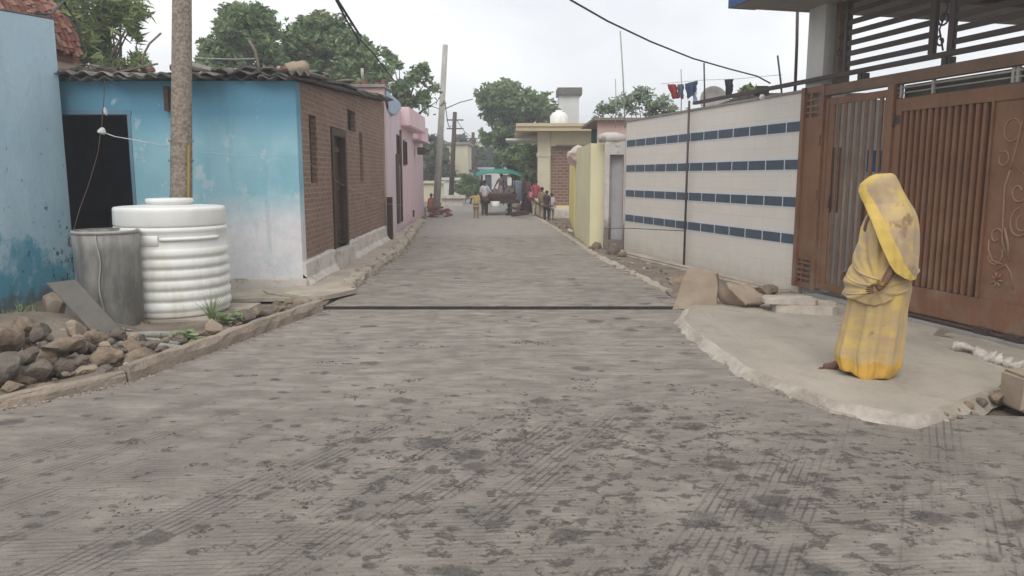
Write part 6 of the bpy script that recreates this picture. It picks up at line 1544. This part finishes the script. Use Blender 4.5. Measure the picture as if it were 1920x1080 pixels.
# fingers and thumb: short chains rooted in the palm
def finger(name, pts, r):
    prev = None
    for i, p in enumerate(pts):
        v(name + str(i), p, r * (1 - .12 * i), None if prev is None else prev); prev = name + str(i)
    roots.append(J[name + '0'])
for k in range(4):
    o_ = (k - 1.5) * .016
    L_ = (.030, .034, .032, .025)[k]
    c = Vector((.008, -.290, .712 - o_))
    finger('f%d_' % k, [c, c + Vector((-L_, -.006, -.004)), c + Vector((-L_ * 1.55, .008, -.010)), c + Vector((-L_ * 1.5, .028, -.010))], .0088)
finger('thumb', [Vector((.03, -.285, .742)), Vector((.008, -.300, .752)), Vector((-.018, -.303, .742))], .0098)
for k in range(4):
    c = Vector((-.19, .075, .80 - k * .016)); finger('g%d_' % k, [c, c + Vector((-.035, -.01, -.004)), c + Vector((-.05, -.025, -.014))], .0085)
finger('gthumb', [Vector((-.17, .07, .80)), Vector((-.19, .05, .81)), Vector((-.21, .045, .80))], .0095)
for f_, (x0, y0) in enumerate(((-.135, -.08), (-.37, .04))):       # toes
    for k in range(5):
        yy = y0 + (k - 2) * .015; finger('t%d%d_' % (f_, k), [Vector((x0 + .02, yy, .016)), Vector((x0 - .018 - .004 * (2 - abs(k - 1)), yy, .012))], .0085)
WB = skin_obj('person', V, E, Rr, MAT['skin'], None, 2, roots)
WB.location = WO; WB.rotation_euler = (0, R(-2.4), wrz)
tag(WB, 'barefoot woman in a yellow sari and veil standing on the cement apron', 'person')
# eyes, brow, lips (inside the veil)
mb = MB()
for s in (-1, 1): mb.lathe([(0, -.008), (.010, -.004), (.011, 0), (.010, .004), (0, .008)], c=(-.078, s * .030, 1.418), n=10)
mb.build('eye', simple('eye_white', (.6, .58, .55), None, 3, .3), WB, world=False)
mb = MB(); mb.tube([(-.083, -.022, 1.377), (-.090, 0, 1.379), (-.083, .022, 1.377)], .006, 6); mb.build('lips', simple('lips', (.20, .06, .05), None, 3, .5), WB, world=False)
mb = MB(); mb.lathe([(0, .10), (.05, .092), (.083, .05), (.092, 0), (.085, -.05), (.06, -.07)], c=(.018, 0, 1.435), n=20); mb.build('hair', MAT['hair'], WB, world=False)

def loft(name, rings, mats, parent, n=120, amp=.012, freq=9, zamp=None, a0=0, a1=2 * math.pi, mid=None, thick=.004, seed=0, ny=70, fold=None, edge=None):
    """rings: (z, u_left, u_right, ry, y_off). angle 0 = +X (her back), -90 = near side"""
    zs = [r[0] for r in rings]; closed = mid is None
    def at(z, k): return float(np.interp(z, zs, [r[k] for r in rings]))
    vs = []; fs = []; fm = []
    Z = np.linspace(zs[0], zs[-1], ny)
    for j, z in enumerate(Z):
        L, Rt, ry, yo = at(z, 1), at(z, 2), at(z, 3), at(z, 4); cx = (sx(L) + sx(Rt)) / 2; rx = (sx(Rt) - sx(L)) / 2
        if closed: A = np.linspace(0, 2 * math.pi, n, endpoint=False)
        else:
            lo, hi = mid(z); A = np.linspace(R(lo), R(hi), n)
        for a in A:
            f = fold(a, z) if fold else 0
            vs.append((cx + (rx + f) * math.cos(a), yo + (ry + f) * math.sin(a), z + (edge(a, j / (ny - 1)) if edge else 0)))
    for j in range(ny - 1):
        for i in range(n if closed else n - 1):
            i2 = (i + 1) % n; fs.append((j * n + i, j * n + i2, (j + 1) * n + i2, (j + 1) * n + i))
            fm.append((j, i))
    me = bpy.data.meshes.new(name); me.from_pydata(vs, [], fs)
    for m_ in mats: me.materials.append(m_)
    o = bpy.data.objects.new(name, me); COL.objects.link(o); o.parent = parent
    for p in me.polygons: p.use_smooth = True
    s = o.modifiers.new('t', 'SOLIDIFY'); s.thickness = thick; s.offset = -1
    return o, fm, Z
def fsin(a, *t): return sum(am * math.sin(fr * a + ph) for am, fr, ph in t)
# ---- skirt with pleats
def skf(a, z):
    k = .25 + .75 * max(0, min(1, (.75 - z) / .7)); k *= .55 + .45 * min(1, z / .12); front = .5 - .5 * math.cos(a)       # 1 at the front (a=pi)
    zz = .4 * math.sin(z * 4)
    sharp = lambda x: 1 - abs(math.sin(x)) ** .7
    return k * (.015 * fsin(a, (1, 7, .3 + zz), (.6, 13, 1.1 - zz)) - .026 * sharp(a * 9 + zz + 1.2) * (.35 + .65 * front)) + .010 * nz((math.cos(a), math.sin(a), z), 2.2, 3)
sk_r = [(.0, 1588, 1682, .15, -.03), (.03, 1585, 1686, .155, -.03), (.08, 1582, 1692, .16, -.02), (.17, 1579, 1694, .165, -.01), (.30, 1585, 1698, .17, 0), (.38, 1589, 1700, .175, 0), (.54, 1597, 1702, .185, 0), (.68, 1603, 1708, .19, 0), (.80, 1606, 1706, .19, 0), (.92, 1612, 1700, .17, 0)]
o, fm, Z = loft('sari_skirt', sk_r, [MAT['sari'], MAT['sari_o']], WB, fold=skf, n=200, ny=80, edge=lambda a, t: (1 - t) ** 6 * (.055 * max(0, -math.cos(a)) + .01 * math.sin(a * 5)))
for p, (j, i) in zip(o.data.polygons, fm): p.material_index = 1 if Z[j] < .115 + .03 * math.sin(i * .17) * .5 else 0
# ---- torso wrap (pallu across the front, hem slanting)
def tof(a, z):
    dg = math.degrees(a); dg = dg - 360 if dg > 180 else dg
    if dg > 120: dg -= 360                     # front is about -180, hand near -92
    dx = (dg + 92) / 95.0; dz = (z - .715) / .42; rr = math.hypot(dx, dz); ph = math.atan2(dz, -dx)
    k = min(1, rr * 1.6) * (1 if dg < -60 else max(0, 1 + (dg + 60) / 40.0))
    return k * (.010 * math.sin(ph * 11 + .6 * math.sin(rr * 3)) + .006 * math.sin(ph * 23 + 1)) + .010 * nz((math.cos(a), math.sin(a), z), 2.6, 8)
to_r = [(.60, 1591, 1706, .205, 0), (.66, 1592, 1710, .212, 0), (.76, 1597, 1714, .212, 0), (.85, 1604, 1714, .20, 0), (.93, 1608, 1712, .19, 0), (1.05, 1618, 1710, .19, 0), (1.15, 1624, 1708, .185, 0), (1.25, 1632, 1702, .15, 0), (1.31, 1642, 1692, .08, 0)]
o, fm, Z = loft('sari_wrap', to_r, [MAT['sari']], WB, fold=tof, n=150, ny=70, edge=lambda a, t: (1 - t) ** 3 * (.10 * max(0, math.cos(a)) + .03 * math.sin(a * 2 + 1)))
# thick folded bands across the front, towards the waist where the hand holds them
for k, (z0, z1, r_) in enumerate(((.66, .70, .007), (.80, .735, .009), (.93, .77, .007))):
    b = MB(); pts = []
    for i in range(16):
        t = i / 15; a = R(183 + t * 92); z = z0 * (1 - t) + z1 * t - .025 * math.sin(math.pi * t)
        L = float(np.interp(z, [r[0] for r in to_r], [r[1] for r in to_r])); Rt = float(np.interp(z, [r[0] for r in to_r], [r[2] for r in to_r])); ry = float(np.interp(z, [r[0] for r in to_r], [r[3] for r in to_r]))
        cx = (sx(L) + sx(Rt)) / 2; rx = (sx(Rt) - sx(L)) / 2; f = tof(a, z) + .0
        pts.append((cx + (rx + f) * math.cos(a), (ry + f) * math.sin(a), z))
    b.tube(pts, [r_ * (.5 + .8 * math.sin(math.pi * (i + 2) / 19)) for i in range(16)], 8); b.build('sari_fold', MAT['sari' if k % 2 else 'sari2'], WB, world=False)
# ---- veil over the head, back and near arm
ve_r = [(.72, 1646, 1716, .255, -.0), (.80, 1640, 1720, .27, -.0), (.93, 1632, 1720, .285, 0), (1.05, 1626, 1719, .275, 0), (1.15, 1622, 1717, .25, 0), (1.22, 1620, 1714, .22, 0), (1.28, 1617, 1709, .17, 0), (1.33, 1616, 1702, .128, 0), (1.38, 1614, 1696, .112, 0), (1.43, 1613, 1690, .106, 0), (1.48, 1617, 1685, .100, 0), (1.515, 1626, 1681, .088, 0), (1.54, 1635, 1677, .068, 0), (1.555, 1645, 1671, .035, 0)]
def vmid(z):      # near edge angle (negative = towards the camera), far edge
    zz = [.72, .78, .84, .90, 1.0, 1.1, 1.2, 1.28, 1.34, 1.40, 1.46, 1.56]
    near = [-44, -68, -88, -98, -107, -116, -124, -132, -140, -150, -162, -170]
    far = [40, 60, 75, 85, 95, 105, 120, 132, 142, 152, 164, 170]
    return float(np.interp(z, zz, near)), float(np.interp(z, zz, far))
def vef(a, z):
    k = max(0, min(1, (1.5 - z) / .5)); return k * (.006 * math.sin(a * 5 + z * 6) + .004 * math.sin(a * 11 - z * 9)) + .012 * nz((math.cos(a), math.sin(a), z), 3, 12) * (.4 + k)
o, fm, Z = loft('veil', ve_r, [MAT['sari2'], MAT['sari_y']], WB, fold=vef, n=150, ny=90, mid=vmid, edge=lambda a, t: (1 - t) ** 4 * (.05 * math.sin(a * 1.5 + 2.2)))
for p, (j, i) in zip(o.data.polygons, fm):
    w = 16 + 16 * max(0, min(1, (1.2 - Z[j]) / .5)); p.material_index = 1 if (i < w or i > 149 - w * .6) else 0
# bangles
b = MB()
for k in range(3):
    c = Vector((.055, -.262, .75 + k * .008)); b.tube([c + Vector((.031 * math.cos(t), .031 * math.sin(t), .006 * math.sin(t))) for t in np.linspace(0, 6.28, 17)], .003, 5)
b.build('bangle', simple('gold_bangle', (.5, .32, .08), None, 3, .3, metal=.8), WB, world=False)
# ================================================================== distant air
mb = MB(); mb.box((-40, -6, -1.1), (40, 118, 10.5))
hz = mb.build('haze', bpy.data.materials.new('haze_air')); tag(hz, kind='stuff')
hm = hz.data.materials[0]; hm.use_nodes = True; hn = hm.node_tree.nodes; hn.clear()
ho = hn.new('ShaderNodeOutputMaterial'); hv = hn.new('ShaderNodeVolumePrincipled')
hv.inputs['Color'].default_value = (.90, .93, .95, 1); hv.inputs['Density'].default_value = .0045; hv.inputs['Anisotropy'].default_value = .1
hm.node_tree.links.new(hv.outputs[0], ho.inputs['Volume'])
